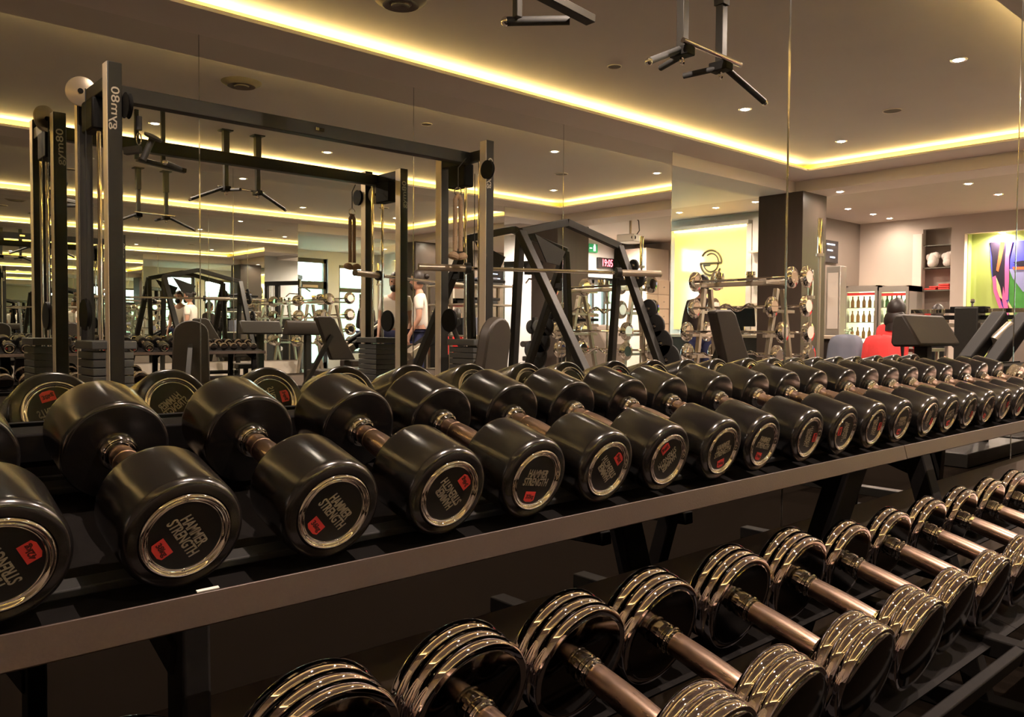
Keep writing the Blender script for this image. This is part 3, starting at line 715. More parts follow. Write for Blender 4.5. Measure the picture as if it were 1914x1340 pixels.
# ------------------------------------------------------------------ benches
def rounded_pad(w, h, r0, n=10):
    pts = []
    for k in range(n+1):
        a = PI*k/n; pts.append((w/2*math.cos(a)*1.0, h-r0+r0*math.sin(a)))
    pts += [(-w/2*1.08, 0), (w/2*1.08, 0)]
    return pts
def bench(loc, rz, tilt, w, h, lab, r0):
    o = thing('weight_bench', lab, 'bench', loc, rz)
    pts = rounded_pad(w, h, r0); R_ = Matrix.Rotation(-tilt, 3, 'X')
    piv = V((0, 0, .44))
    P_ = [R_@V((x, 0, z))+piv for x, z in pts]; off = R_@V((0, -.06, 0))
    MB().prism(P_, off).build('back_pad', 'pad', o, bevel=.012)
    MB().box((0, .22, .42), (w*.9, .36, .07)).build('seat_pad', 'pad', o, bevel=.012)
    MB().bar((0, .4, .36), (0, -.6, .36), .06, .05).build('spine', 'gymdark', o, bevel=.004)
    q = R_@V((0, -.08, h*.6))+piv
    MB().bar((0, -.5, .36), q, .04, .04).build('back_support', 'gymdark', o)
    for y in (.38, -.58):
        MB().bar((0, y, .36), (0, y, .04), .05, .05, up=(1, 0, 0)).bar((-.25, y, .03), (.25, y, .03), .06, .05).build('leg', 'gymdark', o, bevel=.003)
    return o
p = at(930, 650, 1, y=-.78); zt = at(930, 592, 1, y=-.78).z
bench((p.x, -.85, 0), math.radians(-25), math.radians(8), .30, zt-.44, 'adjustable bench with rounded dark vinyl back set upright, before the right cable tower', .12)
ib = thing('incline_bench', 'slim incline bench with square-topped dark back leaning, in front of the fixed barbells', 'bench', (4.45, -.5, 0))
def ri(p): return V(p)-V((4.45, -.5, 0))
cs = [at(1320, 583, 1, y=-.5), at(1326, 579, 1, y=-.5), at(1350, 579, 1, y=-.5), at(1358, 587, 1, y=-.5), at(1398, 715, 1, y=-.5), at(1350, 718, 1, y=-.5)]
MB().prism([ri(p) for p in cs], (0, .07, 0)).build('back_pad', 'pad', ib, bevel=.012)
MB().box(ri(cs[4])+V((.1, .03, -.04)), (.42, .26, .07)).build('seat_pad', 'pad', ib, bevel=.012)
MB().bar((-.5, 0, .34), (.45, 0, .34), .06, .05).bar((-.45, 0, .34), (-.45, 0, .03), .05, .05).bar((.4, 0, .34), (.4, 0, .03), .05, .05).bar((-.3, -.2, .03), (-.3, .2, .03), .05, .05).build('frame', 'gymdark', ib, bevel=.004)
MB().bar((-.35, 0, .34), ri(at(1350, 640, 1, y=-.5)), .04, .04).build('back_support', 'gymdark', ib)

# preacher curl bench
py_ = .60
pc = thing('preacher_bench', 'preacher curl bench with wedge-shaped dark vinyl arm pad before the reception', 'bench', (4.75, py_, 0))
def rp_(p): return V(p)-V((4.75, py_, 0))
def yz(u, v, x): return at(u, v, 1, x=x)
x0 = 4.45
prof = [yz(1664, 640, x0), yz(1668, 594, x0), yz(1674, 588, x0), yz(1688, 587, x0), yz(1722, 645, x0), yz(1716, 648, x0), yz(1668, 648, x0)]
MB().prism([rp_(p) for p in prof], (.55, 0, 0)).build('arm_pad', 'pad', pc, bevel=.012)
cy2 = sum(p.y for p in prof)/7
MB().bar(rp_((x0+.28, cy2, prof[-1].z)), rp_((x0+.28, cy2, .05)), .07, .07, up=(1, 0, 0)).bar(rp_((x0+.28, cy2+.3, .03)), rp_((x0+.28, cy2-.7, .03)), .07, .05).build('post', 'gymdark', pc, bevel=.004)
MB().box(rp_((x0+.28, cy2-.45, .45)), (.35, .30, .07)).build('seat', 'pad', pc, bevel=.012)
MB().bar(rp_((x0+.28, cy2-.45, .42)), rp_((x0+.28, cy2-.45, .05)), .05, .05, up=(1, 0, 0)).build('seat_post', 'gymdark', pc)

# weighing / cable column with horizontal bars
q = at(1812, 620, 1, x=8.2)
mc = thing('seated_machine', 'black weight machine column with stacked horizontal bars beside the picture niche', 'gym machine', (8.2, q.y, 0))
zt = at(1812, 575, 1, x=8.2).z
MB().ab((-.10, -.10, 0), (.10, .10, zt)).build('column_body', 'gymdark', mc, bevel=.008)
MB().box((0, 0, zt-.02), (.14, .30, .06)).build('head_cover', 'darkplastic', mc, bevel=.006)
for i, z_ in enumerate((zt-.03, zt-.09, zt-.16)):
    MB().bar((0, -.52, z_), (0, .55-.05*i, z_), .05, .04).build('horizontal_bar', ['chrome', 'darkplastic', 'gymsilver'][i], mc, bevel=.003)
MB().cyl((0, .02, zt), (0, .02, zt+.05), .01).ball((0, .02, zt+.06), .022, 12).build('lever_knob', 'chrome', mc)
MB().box((0, 0, .03), (.5, 1.0, .06)).build('base', 'gymdark', mc, bevel=.006)

# leg press with two slanted rails
lp = thing('leg_press', 'black plate-loaded leg press with two slanted padded rails at the far right', 'gym machine', (6.75, .15, 0))
def rl(p): return V(p)-V((6.75, .15, 0))
for (u0, v0, u1, v1, xx, nm) in ((1870, 592, 1805, 680, 6.5, 'padded_rail'), (1918, 594, 1850, 690, 6.5, 'padded_rail')):
    a = at(u0, v0, 1, x=xx+.3); b = at(u1, v1, 1, x=xx-.3)
    MB().bar(rl(a), rl(b), .11, .11).build(nm, 'darkplastic', lp, bevel=.02)
    MB().bar(rl(b), rl(b+(b-a).normalized()*.25), .10, .10).build('rail_end', 'gymsilver', lp, bevel=.01)
a = at(1890, 610, 1, x=6.65); b = at(1858, 640, 1, x=6.5)
MB().cyl(rl(a), rl(b), .045).build('roller', 'gymsilver', lp)
MB().box((0, 0, .06), (1.2, .4, .10)).bar((0.3, 0, .05), rl(at(1860, 610, 1, x=6.7)), .06, .06).build('frame', 'gymdark', lp, bevel=.006)
tr = thing('grey_machine_shroud', 'grey sloping machine cover at the right edge before the picture', 'gym machine', (9.0, -.1, 0))
pp = [at(1880, 690, 1, x=9.0), at(1875, 660, 1, x=9.0), at(1914, 610, 1, x=9.0), at(1975, 605, 1, x=9.0), at(1975, 690, 1, x=9.0)]
MB().prism([V((0, p.y+.1, p.z if i not in (0, 4) else .02)) for i, p in enumerate(pp)], (.5, 0, 0)).build('cover', 'brownwall', tr, bevel=.02)
MB().box((.25, 0, .05), (.7, .5, .1)).build('base', 'rubber', tr)

# ------------------------------------------------------------------ equipment shelf near the man, and machines round it
es = thing('accessory_shelf', 'silver multi-tier shelf stand stacked with mats and boards beside the standing man', 'shelf', (7.75, .95, 0))
for x in (-.45, .45):
    for y in (-.18, .18):
        MB().ab((x-.02, y-.02, 0), (x+.02, y+.02, 1.62)).build('post', 'gymsilver', es)
for z in (.35, .85, 1.3, 1.58):
    MB().ab((-.48, -.20, z), (.48, .20, z+.025)).build('shelf_board', 'gymsilver', es, bevel=.003)
for i, (z, x, w_, h_, m_, l_) in enumerate(((1.607, -.1, .7, .03, 'rubber', 'thin black mat'), (1.638, .05, .5, .04, 'darkplastic', 'black step board'), (1.68, 0, .3, .03, 'bluecloth', 'grey-blue mat'), (1.327, -.1, .5, .05, 'rubber', 'black mat'), (1.378, 0, .4, .04, 'gymdark', 'charcoal mat'), (.877, 0, .5, .25, 'bluecloth', 'blue-grey box'), (.377, 0, .7, .2, 'rubber', 'black box'))):
    o = MB().box((0, 0, h_/2), (w_, .32, h_)).build('exercise_mat' if h_ < .1 else 'storage_box', m_, bevel=.008)
    o.location = (7.75+x, .95, z); tag(o, f'{l_} lying on the silver shelf stand at {["chest", "chest", "chest", "chest", "chest", "waist", "knee"][i]} height, {"under" if i in (0, 3) else "over"} its neighbours', 'mat' if h_ < .1 else 'box')
def lat_machine(x, y, rz, lab):
    o = thing('lat_pulldown', lab, 'gym machine', (x, y, 0), rz)
    MB().ab((-.05, -.05, 0), (.05, .05, 2.05)).ab((-.04, .3, 0), (.04, .38, 2.0)).build('mast', 'gymdark', o, bevel=.006)
    MB().ab((-.06, -.75, 2.0), (.06, .42, 2.1)).build('top_beam', 'gymdark', o, bevel=.02)
    MB().ab((-.12, .05, .1), (.12, .28, 1.0)).build('weight_stack', 'greyplate', o, bevel=.004)
    for s_ in (-.06, .06): MB().cyl((s_, .17, .1), (s_, .17, 2.0), .01).build('guide_rod', 'chrome', o)
    MB().box((0, -.62, .48), (.32, .3, .08)).build('seat', 'pad', o, bevel=.015)
    MB().ab((-.04, -.65, 0), (.04, -.57, .45)).ab((-.05, -.8, 0), (.05, .4, .06)).build('seat_frame', 'gymdark', o, bevel=.004)
    MB().cyl((-.2, -.5, .72), (.2, -.5, .72), .05).build('thigh_roller', 'pad', o)
    MB().tube([(-.5, -.68, 1.70), (-.38, -.68, 1.78), (.38, -.68, 1.78), (.5, -.68, 1.70)], .014, 8).build('pull_bar', 'chrome', o)
    MB().tube([(0, -.68, 1.78), (0, -.68, 2.0)], .004, 6).build('cable', 'rubber', o)
lat_machine(9.2, 2.2, .4, 'black lat pulldown machine standing past the end of the rack-side mirror')
lat_machine(10.9, 2.45, -.3, 'black lat pulldown machine beside the garden doors and the red clock')
lat_machine(6.1, -5.6, 1.2, 'black lat pulldown machine in the bay beyond the opposite mirror, far corner')
lat_machine(8.2, -5.2, -2.4, 'black lat pulldown machine in the bay beyond the opposite mirror, by the garden door')
# plate tree
pt = thing('plate_tree', 'short stand with hanging chrome-rimmed plates behind the squat rack', 'plate stand', (8.8, .95, 0))
MB().bar((0, 0, 0.02), (0, 0, 1.15), .06, .06, up=(1, 0, 0)).bar((-.25, 0, .03), (.25, 0, .03), .08, .05).bar((0, -.25, .03), (0, .25, .03), .08, .05).build('stand', 'gymdark', pt, bevel=.004)
for i, (z, s_) in enumerate(((1.0, -1), (1.0, 1), (.65, -1), (.65, 1), (.3, -1), (.3, 1))):
    MB().cyl((0, 0, z), (0, s_*.16, z), .013).build('peg', 'chrome', pt)
    o = thing('weight_plate', f'chrome-hubbed black plate on the plate stand, {["top", "middle", "bottom"][i//2]} {"mirror" if s_ > 0 else "room"} side', 'weight plate', (8.8, .95+s_*.05, z), 0, 'plates on the plate stand')
    r_ = (.11, .14, .17)[i//2]
    MB().lathe([(0, .02), (0, r_*.93), (.006, r_), (.03, r_), (.036, r_*.93), (.036, .02)], (0, 0, 0), (0, s_, 0), 32, caps=False).build('disc', 'rubber', o)
    MB().lathe([(-.001, .016), (-.002, .04), (.038, .04), (.037, .016)], (0, 0, 0), (0, s_, 0), 24, caps=False).build('hub_ring', 'chrome', o)

# ------------------------------------------------------------------ logo wall
LZT = at(1265, 437, 1, x=GX).z
ly0, ly1 = at(1402, 430, 1, x=GX).y, at(1262, 500, 1, x=GX).y
pn = thing('logo_panel', 'yellow-lit glass panel, yellow light also in its colour, with a round linear emblem', 'wall panel', (GX, (ly0+ly1)/2, 0))
def rg(p): return V(p)-V((GX, (ly0+ly1)/2, 0))
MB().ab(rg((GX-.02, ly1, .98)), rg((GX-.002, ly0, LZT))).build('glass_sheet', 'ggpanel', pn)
MB().ab(rg((GX-.14, ly1-.05, LZT+.03)), rg((GX-.0, ly0+.05, LZT+.09))).build('light_shelf', 'white', pn)
MB().ab(rg((GX-.075, ly1+.03, LZT+.012)), rg((GX-.045, ly0-.03, LZT+.028))).build('light_strip', 'ledwhite', pn)
MB().ab(rg((GX-.10, ly0, .98)), rg((GX, ly0+.09, LZT+.03))).build('side_post', 'white', pn)
def emblem(pts, r=.014):
    out = []
    for (u, v) in pts:
        q = at(u, v, 1, x=GX-.03); out.append(rg(q))
    return MB().tube(out, r, 8)
def arc(cu, cv, ru, rv, a0, a1, n=22):
    return [(cu+ru*math.cos(math.radians(a0+(a1-a0)*k/n)), cv-rv*math.sin(math.radians(a0+(a1-a0)*k/n))) for k in range(n+1)]
e1 = arc(1329.5, 490.5, 19.3, 23.5, 150, 0)+[(1309.5, 492.3)]+arc(1328.5, 492.3, 19, 21.8, 180, 335)
emblem(e1).build('emblem_outer', 'logo', pn)
e2 = arc(1330, 490, 12.8, 16.5, 130, 0)+arc(1328.5, 492, 13.5, 15.5, 0, -170)+[(1314.5, 496.5), (1327.5, 495)]
emblem(e2, .009).build('emblem_inner', 'logo', pn)
# shelf niche strip beside the panel
nz = thing('niche_shelf', 'narrow pale shelf unit squeezed between logo panel and brown column', 'shelf', (GX-.12, ly0+.30, 0))
MB().ab((0, -.18, 0), (.11, .18, 2.7)).build('back', 'white', nz)
for z in (.95, 1.35, 1.75, 2.15): MB().ab((-.14, -.17, z), (0, .17, z+.03)).build('shelf_board', 'woodlight', nz)

# ------------------------------------------------------------------ reception
rc = thing('reception_counter', 'long dark reception counter below the logo panel and fridges', 'counter', (10.75, -4.3, 0))
MB().ab((-.25, -1.9, .08), (.25, 1.55, .86)).build('body', 'counter', rc, bevel=.01)
MB().ab((-.30, -1.95, .86), (.30, 1.6, .905)).build('worktop', 'woodlight', rc, bevel=.006)
MB().ab((-.2, -1.85, 0), (.2, 1.5, .08)).build('plinth', 'rack', rc)
q = at(1385, 590, 1, x=10.7)
mo = thing('computer_monitor', 'dark computer monitor seen from behind on the reception counter', 'monitor', (10.7, q.y, .905))
zz = at(1385, 570, 1, x=10.7).z-.905
MB().box((0, 0, zz-.17), (.03, .46, .30), (0, -.12, 0)).build('screen_back', 'darkplastic', mo, bevel=.01)
MB().ab((.01, -.03, .01), (.04, .03, zz-.2)).build('stand', 'darkplastic', mo); MB().ab((-.08, -.11, 0), (.1, .11, .012)).build('foot', 'darkplastic', mo)
q = at(1420, 600, 1, x=10.65)
o = thing('white_dispenser', 'white bottle-shaped dispenser on the counter right of the monitor', 'dispenser', (10.65, q.y, .905))
MB().lathe([(0, .05), (.02, .055), (.15, .05), (.22, .03), (.26, .028)], (0, 0, 0), (0, 0, 1), 20).build('bottle_body', 'whitecloth', o); MB().lathe([(.26, .03), (.30, .03), (.31, .01)], (0, 0, 0), (0, 0, 1), 16).build('cap', 'red', o)
q = at(1563, 540, 1, x=11.9)
kf = thing('tall_silver_cabinet', 'tall brushed silver coffee cabinet left of the fridges', 'cabinet', (11.9, q.y, 0))
zk = at(1563, 498, 1, x=11.9).z
MB().ab((-.1, -.11, .0), (.1, .11, zk)).build('body', 'fridge', kf, bevel=.01); MB().ab((-.108, -.08, 1.0), (-.1, .08, zk-.1)).build('front_panel', 'white', kf)
# tv screen on the brown wall
q = at(1553, 470, 1, y=-4.05)
tv = thing('menu_screen', 'black wall screen with lines of white menu text beside the brown column', 'screen', (q.x, -4.05, q.z))
a, b = at(1546, 450, 1, y=-4.05), at(1563, 494, 1, y=-4.05)
ww, hh = abs(b.x-a.x)*1.6, abs(a.z-b.z)
MB().box((0, -.02, 0), (ww, .035, hh)).build('casing', 'screen', tv, bevel=.004)
for i, (dx, dz, l_) in enumerate(((0, .32, .5), (-.05, .05, .32), (.12, -.25, .3))):
    MB().box((dx*ww, .001, dz*hh), (l_*ww, .004, hh*.05)).build('text_line', 'screenlit', tv)

# fridges
def fridge(u0, u1, lab, bm):
    x = 13.35
    a = at(u0, 535, 1, x=x); b = at(u1, 533, 1, x=x); w_ = abs(a.y-b.y); zc = (a.z+b.z)/2; yc = (a.y+b.y)/2
    o = thing('drinks_fridge', lab, 'fridge', (x, yc, 0))
    t = .045
    MB().ab((0, -w_/2, 0), (.5, -w_/2+t, zc)).ab((0, w_/2-t, 0), (.5, w_/2, zc)).ab((0, -w_/2, zc-.09), (.5, w_/2, zc)).ab((0, -w_/2, 0), (.5, w_/2, .25)).build('body', 'fridge', o)
    MB().ab((.42, -w_/2+t, .25), (.44, w_/2-t, zc-.09)).build('lit_liner', 'fridgein', o)
    MB().ab((-.012, -w_/2+.02, zc-.16), (0, w_/2-.02, zc-.115)).build('red_header', 'red', o)
    d = MB().ab((-.03, -w_/2+.005, .2), (-.012, -w_/2+t, zc-.02)).ab((-.03, w_/2-t, .2), (-.012, w_/2-.005, zc-.02)).ab((-.03, -w_/2+t, zc-.10), (-.012, w_/2-t, zc-.02)).ab((-.03, -w_/2+t, .2), (-.012, w_/2-t, .28)).build('door', 'fridge', o)
    MB().ab((-.06, w_/2-.04, .9), (-.03, w_/2-.02, 1.3)).build('handle', 'gymsilver', d)
    for z in (.55, .85, 1.12, 1.36):
        MB().ab((.03, -w_/2+t, z-.012), (.40, w_/2-t, z)).build('wire_shelf', 'shelfglass', o)
    nb = 5
    for z, ti in ((1.12, 'second'), (1.36, 'top'), (.85, 'third')):
        for k in range(nb):
            bo_ = MB().lathe([(0, .026), (.004, .029), (.10, .029), (.14, .012), (.175, .011), (.178, .014), (.185, .012)], (0, 0, 0), (0, 0, 1), 12).build('drink_bottle', bm)
            bo_.location = (x+.10, yc-w_/2+t+.04+(w_-2*t-.08)*k/(nb-1), z+.001)
            tag(bo_, f'bottle on the {ti} shelf of the {"left" if bm == "bottle2" else "right"} drinks fridge', 'bottle', f'bottles on the {ti} shelf of the {"left" if bm == "bottle2" else "right"} fridge')
fridge(1580, 1642, 'silver glass-door drinks fridge with red header, left of the pair', 'bottle2')
fridge(1644, 1700, 'silver glass-door drinks fridge with red header, right of the pair by the pilaster', 'bottle')

# towel niche
for k, v in enumerate((458, 500, 542, 590)):
    z = at(1757, v, 1, x=EX+.1).z
    tag(MB().ab((EX+.02, SHY0+.005, z-.012), (EX+.28, SHY1-.005, z)).build('shelf_board', 'shelfglass'), f'dark glass shelf in the narrow wall niche, {ordn[k]} from the top', 'shelf', 'shelves of the narrow niche')
    if k == 1:
        for j, yy in enumerate((SHY0+.12, SHY1-.07)):
            o = MB().ball((0, 0, .125), .125, 16, sc=(.8, .68, 1)).ball((.0, .04, .19), .065, 12).ball((-.02, -.045, .17), .06, 12).ball((-.05, 0, .07), .07, 12).build('folded_robe', 'whitecloth')
            o.location = (EX+.12, yy, z+.003); tag(o, f'crumpled white bag on the second niche shelf, {"left" if j == 0 else "right"} one', 'bag')
    if k == 2:
        for j, (yy, zz_, w_) in enumerate(((SHY0+.11, 0, .18), (SHY0+.16, .032, .12), (SHY1-.11, 0, .17), (SHY1-.11, .032, .17), (SHY1-.11, .064, .16))):
            o = MB().box((0, 0, .015), (.2, w_, .028)).build('folded_towel', 'towel', bevel=.008)
            o.location = (EX+.13, yy, z+.002+zz_); tag(o, f'folded red towel on the third niche shelf, {["bottom of the left pile", "top of the left pile", "bottom of the right pile", "middle of the right pile", "top of the right pile"][j]}', 'towel', 'red towels in the niche')
    if k == 3:
        o = MB().box((0, 0, .04), (.18, .12, .08)).build('folded_towel', 'towel', bevel=.012); o.location = (EX+.13, SHY0+.09, z+.003); tag(o, 'bulky folded red towel alone on the fourth niche shelf', 'towel')

# picture niche
AX = EX+.28
av = thing('green_glass_panel', 'green lacquered glass lining of the wide picture niche', 'wall panel', (AX, 0, 0))
zt = at(1850, 432, 1, x=AX).z; zb_ = at(1850, 640, 1, x=AX).z
MB().ab((-.012, ARY0, .557), (0, ARY1, zt)).build('back_sheet', 'glassgreen', av)
MB().ab((-.16, ARY0, .557), (-.012, ARY0+.012, zt)).build('side_sheet', 'glassgreen', av)
def artpoly(pts, k, m, nm):
    q = [at(u, v, 1, x=AX-.014-.002*k) for u, v in pts]
    q = [p-V((AX, aY, aZ)) for p in q]
    MB().prism(q, (-.0015, 0, 0)).build(nm, m, art)
aP = at(1890, 520, 1, x=AX); aY, aZ = aP.y, aP.z
art = thing('abstract_picture', 'colourful abstract picture with blue, green, pink and orange strands in the niche', 'picture', (AX, aY, aZ))
artpoly([(1850, 453), (1990, 445), (1990, 600), (1880, 592), (1866, 560), (1856, 530), (1852, 500)], 0, 'artblue', 'blue_field')
artpoly([(1885, 505), (1990, 500), (1990, 605), (1893, 600), (1886, 560)], 1, 'artgreen', 'green_field')
artpoly([(1886, 503), (1990, 497), (1990, 530), (1912, 545), (1893, 520)], 2, 'artlilac', 'lilac_field')
artpoly([(1851, 453), (1880, 452), (1878, 500), (1884, 540), (1880, 575), (1866, 555), (1856, 520), (1855, 480)], 2, 'artblack', 'dark_strand')
artpoly([(1870, 452), (1878, 452), (1872, 485), (1866, 508), (1862, 505), (1866, 480)], 3, 'artorange', 'orange_strand')
artpoly([(1883, 452), (1893, 451), (1886, 480), (1886, 520), (1884, 560), (1878, 562), (1878, 500), (1879, 475)], 4, 'artpink', 'pink_strand')
artpoly([(1861, 515), (1866, 545), (1872, 570), (1882, 590), (1876, 592), (1866, 572), (1857, 545), (1855, 518)], 3, 'artpink', 'pink_strand')
artpoly([(1875, 535), (1880, 560), (1887, 575), (1884, 592), (1878, 585), (1873, 560)], 5, 'artpink', 'pink_strand')
artpoly([(1862, 518), (1869, 535), (1874, 560), (1868, 555), (1863, 540)], 4, 'artpale', 'pale_strand')
artpoly([(1884, 562), (1892, 575), (1897, 600), (1890, 598), (1884, 580)], 5, 'artpale', 'pale_strand')
artpoly([(1893, 490), (1912, 487), (1930, 492), (1930, 498), (1908, 499)], 3, 'artblack', 'dark_stroke')
artpoly([(1892, 499), (1930, 498), (1930, 503), (1895, 504)], 4, 'artorange', 'orange_stroke')
o = thing('notice_card', 'small white notice card on the green glass behind the machine', 'notice', at(1826, 612, 1, x=AX-.02))
MB().box((0, 0, 0), (.004, .17, .21)).build('card', 'paper', o); MB().box((-.003, .0, .04), (.002, .05, .04)).box((-.003, 0, -.04), (.002, .06, .05)).build('print', 'redink', o)

# ------------------------------------------------------------------ bay beyond the rack-side mirror (seen twice reflected)
q = at(1140, 493, 2, y=YN-.03)
ck = thing('digital_clock', 'black digital wall clock showing 19:05 in red digits above the garden doors', 'clock', (q.x-.12, YN-.03, q.z))
MB().box((0, 0, 0), (.56, .05, .22)).build('case', 'screen', ck, bevel=.005)
cm = text_mesh('19:05', .21, 'digits', ['clockred'], offset=.0, depth=.001, sx=.75)
l = put('digits', cm, ck); l.matrix_local = Matrix.Translation((0, -.027, 0))@Matrix.Rotation(PI/2, 4, 'X')
q = at(1107, 462, 2, y=YN-.04)
ex = thing('exit_sign', 'green exit sign with white figure high on the wall by the brown column', 'sign', (q.x, YN-.04, q.z-.02))
MB().box((0, 0, 0), (.26, .05, .17)).build('box', 'exit', ex, bevel=.004)
MB().box((.03, -.028, -.01), (.06, .004, .10)).ball((.03, -.028, .06), .02, 8).box((-.08, -.028, -.005), (.07, .004, .02)).build('running_figure', 'exitwhite', ex)
q = at(1178, 443, 2, z=2.45)
pj = thing('projector', 'white ceiling projector on a short bracket before the lockers', 'projector', (q.x, q.y, 2.42))
MB().box((0, 0, 0), (.40, .30, .12), (0, 0, .25)).build('body', 'projector', pj, bevel=.015)
MB().cyl((-.12, -.14, 0), (-.135, -.18, 0), .04).build('lens', 'darkplastic', pj)
MB().cyl((0, 0, .05), (0, 0, ZC2-2.42), .02).build('mount', 'gymsilver', pj)
MB().tube([(.12, 0, .05), (.22, 0, .15), (.2, 0, .3), (.1, 0, ZC2-2.42)], .008, 6).build('cable', 'rubber', pj)
# garden doors
dg = thing('door_1', 'dark framed glass garden doors under the red clock', 'door', ((ddoor[0]+ddoor[1])/2, YN+.1, 0)); dg['kind'] = 'structure'
W_ = ddoor[1]-ddoor[0]
fr = MB().ab((-W_/2, -.03, 0), (-W_/2+.07, .03, 2.05)).ab((W_/2-.07, -.03, 0), (W_/2, .03, 2.05)).ab((-W_/2, -.03, 1.93), (W_/2, .03, 2.05)).ab((-W_/2, -.03, 0), (W_/2, .03, .12))
for k in (1, 2, 3): fr.ab((-W_/2+W_*k/4-.035, -.03, 0), (-W_/2+W_*k/4+.035, .03, 2.0))
fr.build('door_frame', 'frame', dg)
MB().ab((-W_/2+.05, -.004, .1), (W_/2-.05, .004, 1.95)).build('pane', 'pane', dg)
# lockers
lk0, lk1 = at(1208, 550, 2, y=2.25).x, at(1258, 550, 2, y=2.25).x
lk = thing('locker_block', 'pale laminate locker block with numbered doors at the right of the clock wall', 'lockers', ((lk0+min(lk1+.5, EX-.03))/2, 2.6, 0))
LW = min(lk1+.5, EX-.03)-lk0
zl = at(1230, 465, 2, y=2.25).z
MB().ab((-LW/2, -.33, 0), (LW/2, .5, zl)).build('carcass', 'beige', lk)
zs_ = [at(1225, v, 2, y=2.25).z for v in (522, 550, 577, 605, 632)]+[.45, .1]
nc = max(2, round(LW/.42))
for r_ in range(6):
    for c_ in range(nc):
        xa = -LW/2+LW*c_/nc; d = MB().ab((xa+.006, -.35, zs_[r_+1]+.006), (xa+LW/nc-.006, -.33, zs_[r_]-.006)).build('locker_door', 'woodlight', lk, bevel=.003)
        MB().lathe([(0, .012), (.02, .016)], (xa+LW/nc*.5, -.35, (zs_[r_]+zs_[r_+1])/2), (0, -1, 0), 12).build('knob', 'gymsilver', d)
o = thing('plant_pot', 'pale round plant pot standing inside the garden doors', 'plant pot', (12.6, 2.75, 0))
MB().lathe([(0, .13), (.04, .15), (.5, .22), (.52, .22), (.5, .2)], (0, 0, 0), (0, 0, 1), 28).build('pot', 'woodlight', o)
# garden door + window in the far wall
dw = wdoor[1]-wdoor[0]
d2 = thing('door_2', 'dark framed glass garden door with transom light', 'door', ((wdoor[0]+wdoor[1])/2, YF-.1, 0)); d2['kind'] = 'structure'
MB().ab((-dw/2, -.04, 0), (-dw/2+.09, .04, 2.62)).ab((dw/2-.09, -.04, 0), (dw/2, .04, 2.62)).ab((-dw/2, -.04, 2.52), (dw/2, .04, 2.62)).ab((-dw/2, -.04, 1.9), (dw/2, .04, 2.08)).ab((-dw/2, -.04, 0), (dw/2, .04, .14)).build('door_frame', 'frame', d2)
MB().ab((-.15, .045, 1.93), (.25, .07, 1.99)).build('closer', 'gymsilver', d2)
MB().ab((-dw/2+.08, -.005, .1), (dw/2-.08, .005, 2.55)).build('pane', 'pane', d2)
w2 = thing('window_1', 'tall window beside the garden door', 'window', ((wwin[0]+wwin[1])/2, YF-.1, 0)); w2['kind'] = 'structure'
dw = wwin[1]-wwin[0]
MB().ab((-dw/2, -.04, wwin[2]), (-dw/2+.06, .04, wwin[3])).ab((dw/2-.06, -.04, wwin[2]), (dw/2, .04, wwin[3])).ab((-dw/2, -.04, wwin[3]-.07), (dw/2, .04, wwin[3])).ab((-dw/2, -.04, wwin[2]), (dw/2, .04, wwin[2]+.06)).ab((-dw/2, -.04, 1.85), (dw/2, .04, 1.95)).build('window_frame', 'frame', w2)
MB().ab((-dw/2+.05, -.005, wwin[2]), (dw/2-.05, .005, wwin[3])).build('pane', 'pane', w2)
# garden
gd = MB().ab((2, YF-6, -.25), (18, YF-.2, -.05)).ab((8, YN+.2, -.25), (20, YN+6, -.05)).build('ground', 'paving'); struct(gd)
def hedge(x0, x1, y, h, lab):
    b = MB(); rnd = random.Random(3)
    n = int((x1-x0)*h*26)
    for k in range(n):
        c = V((rnd.uniform(x0, x1), y+rnd.uniform(-.35, .35), rnd.uniform(0, h))); s_ = rnd.uniform(.09, .2)
        d = V((rnd.uniform(-1, 1), rnd.uniform(-1, 1), rnd.uniform(-.6, 1))).normalized(); _, u_, w_ = frame_of(d)
        b.add([c+u_*s_, c+w_*s_*.5, c-u_*s_, c-w_*s_*.5], [(0, 1, 2, 3)])
    b.ab((x0, y-.25, 0), (x1, y+.25, h-.1))
    o = b.build('hedge', 'leaf'); tag(o, lab, 'hedge', kind='stuff')
hedge(6.5, 12.5, YF-2.6, 2.3, 'sunlit green hedge outside the garden door and window')
hedge(10.5, 16.5, YN+2.8, 2.3, 'sunlit green hedge outside the glass doors under the clock')

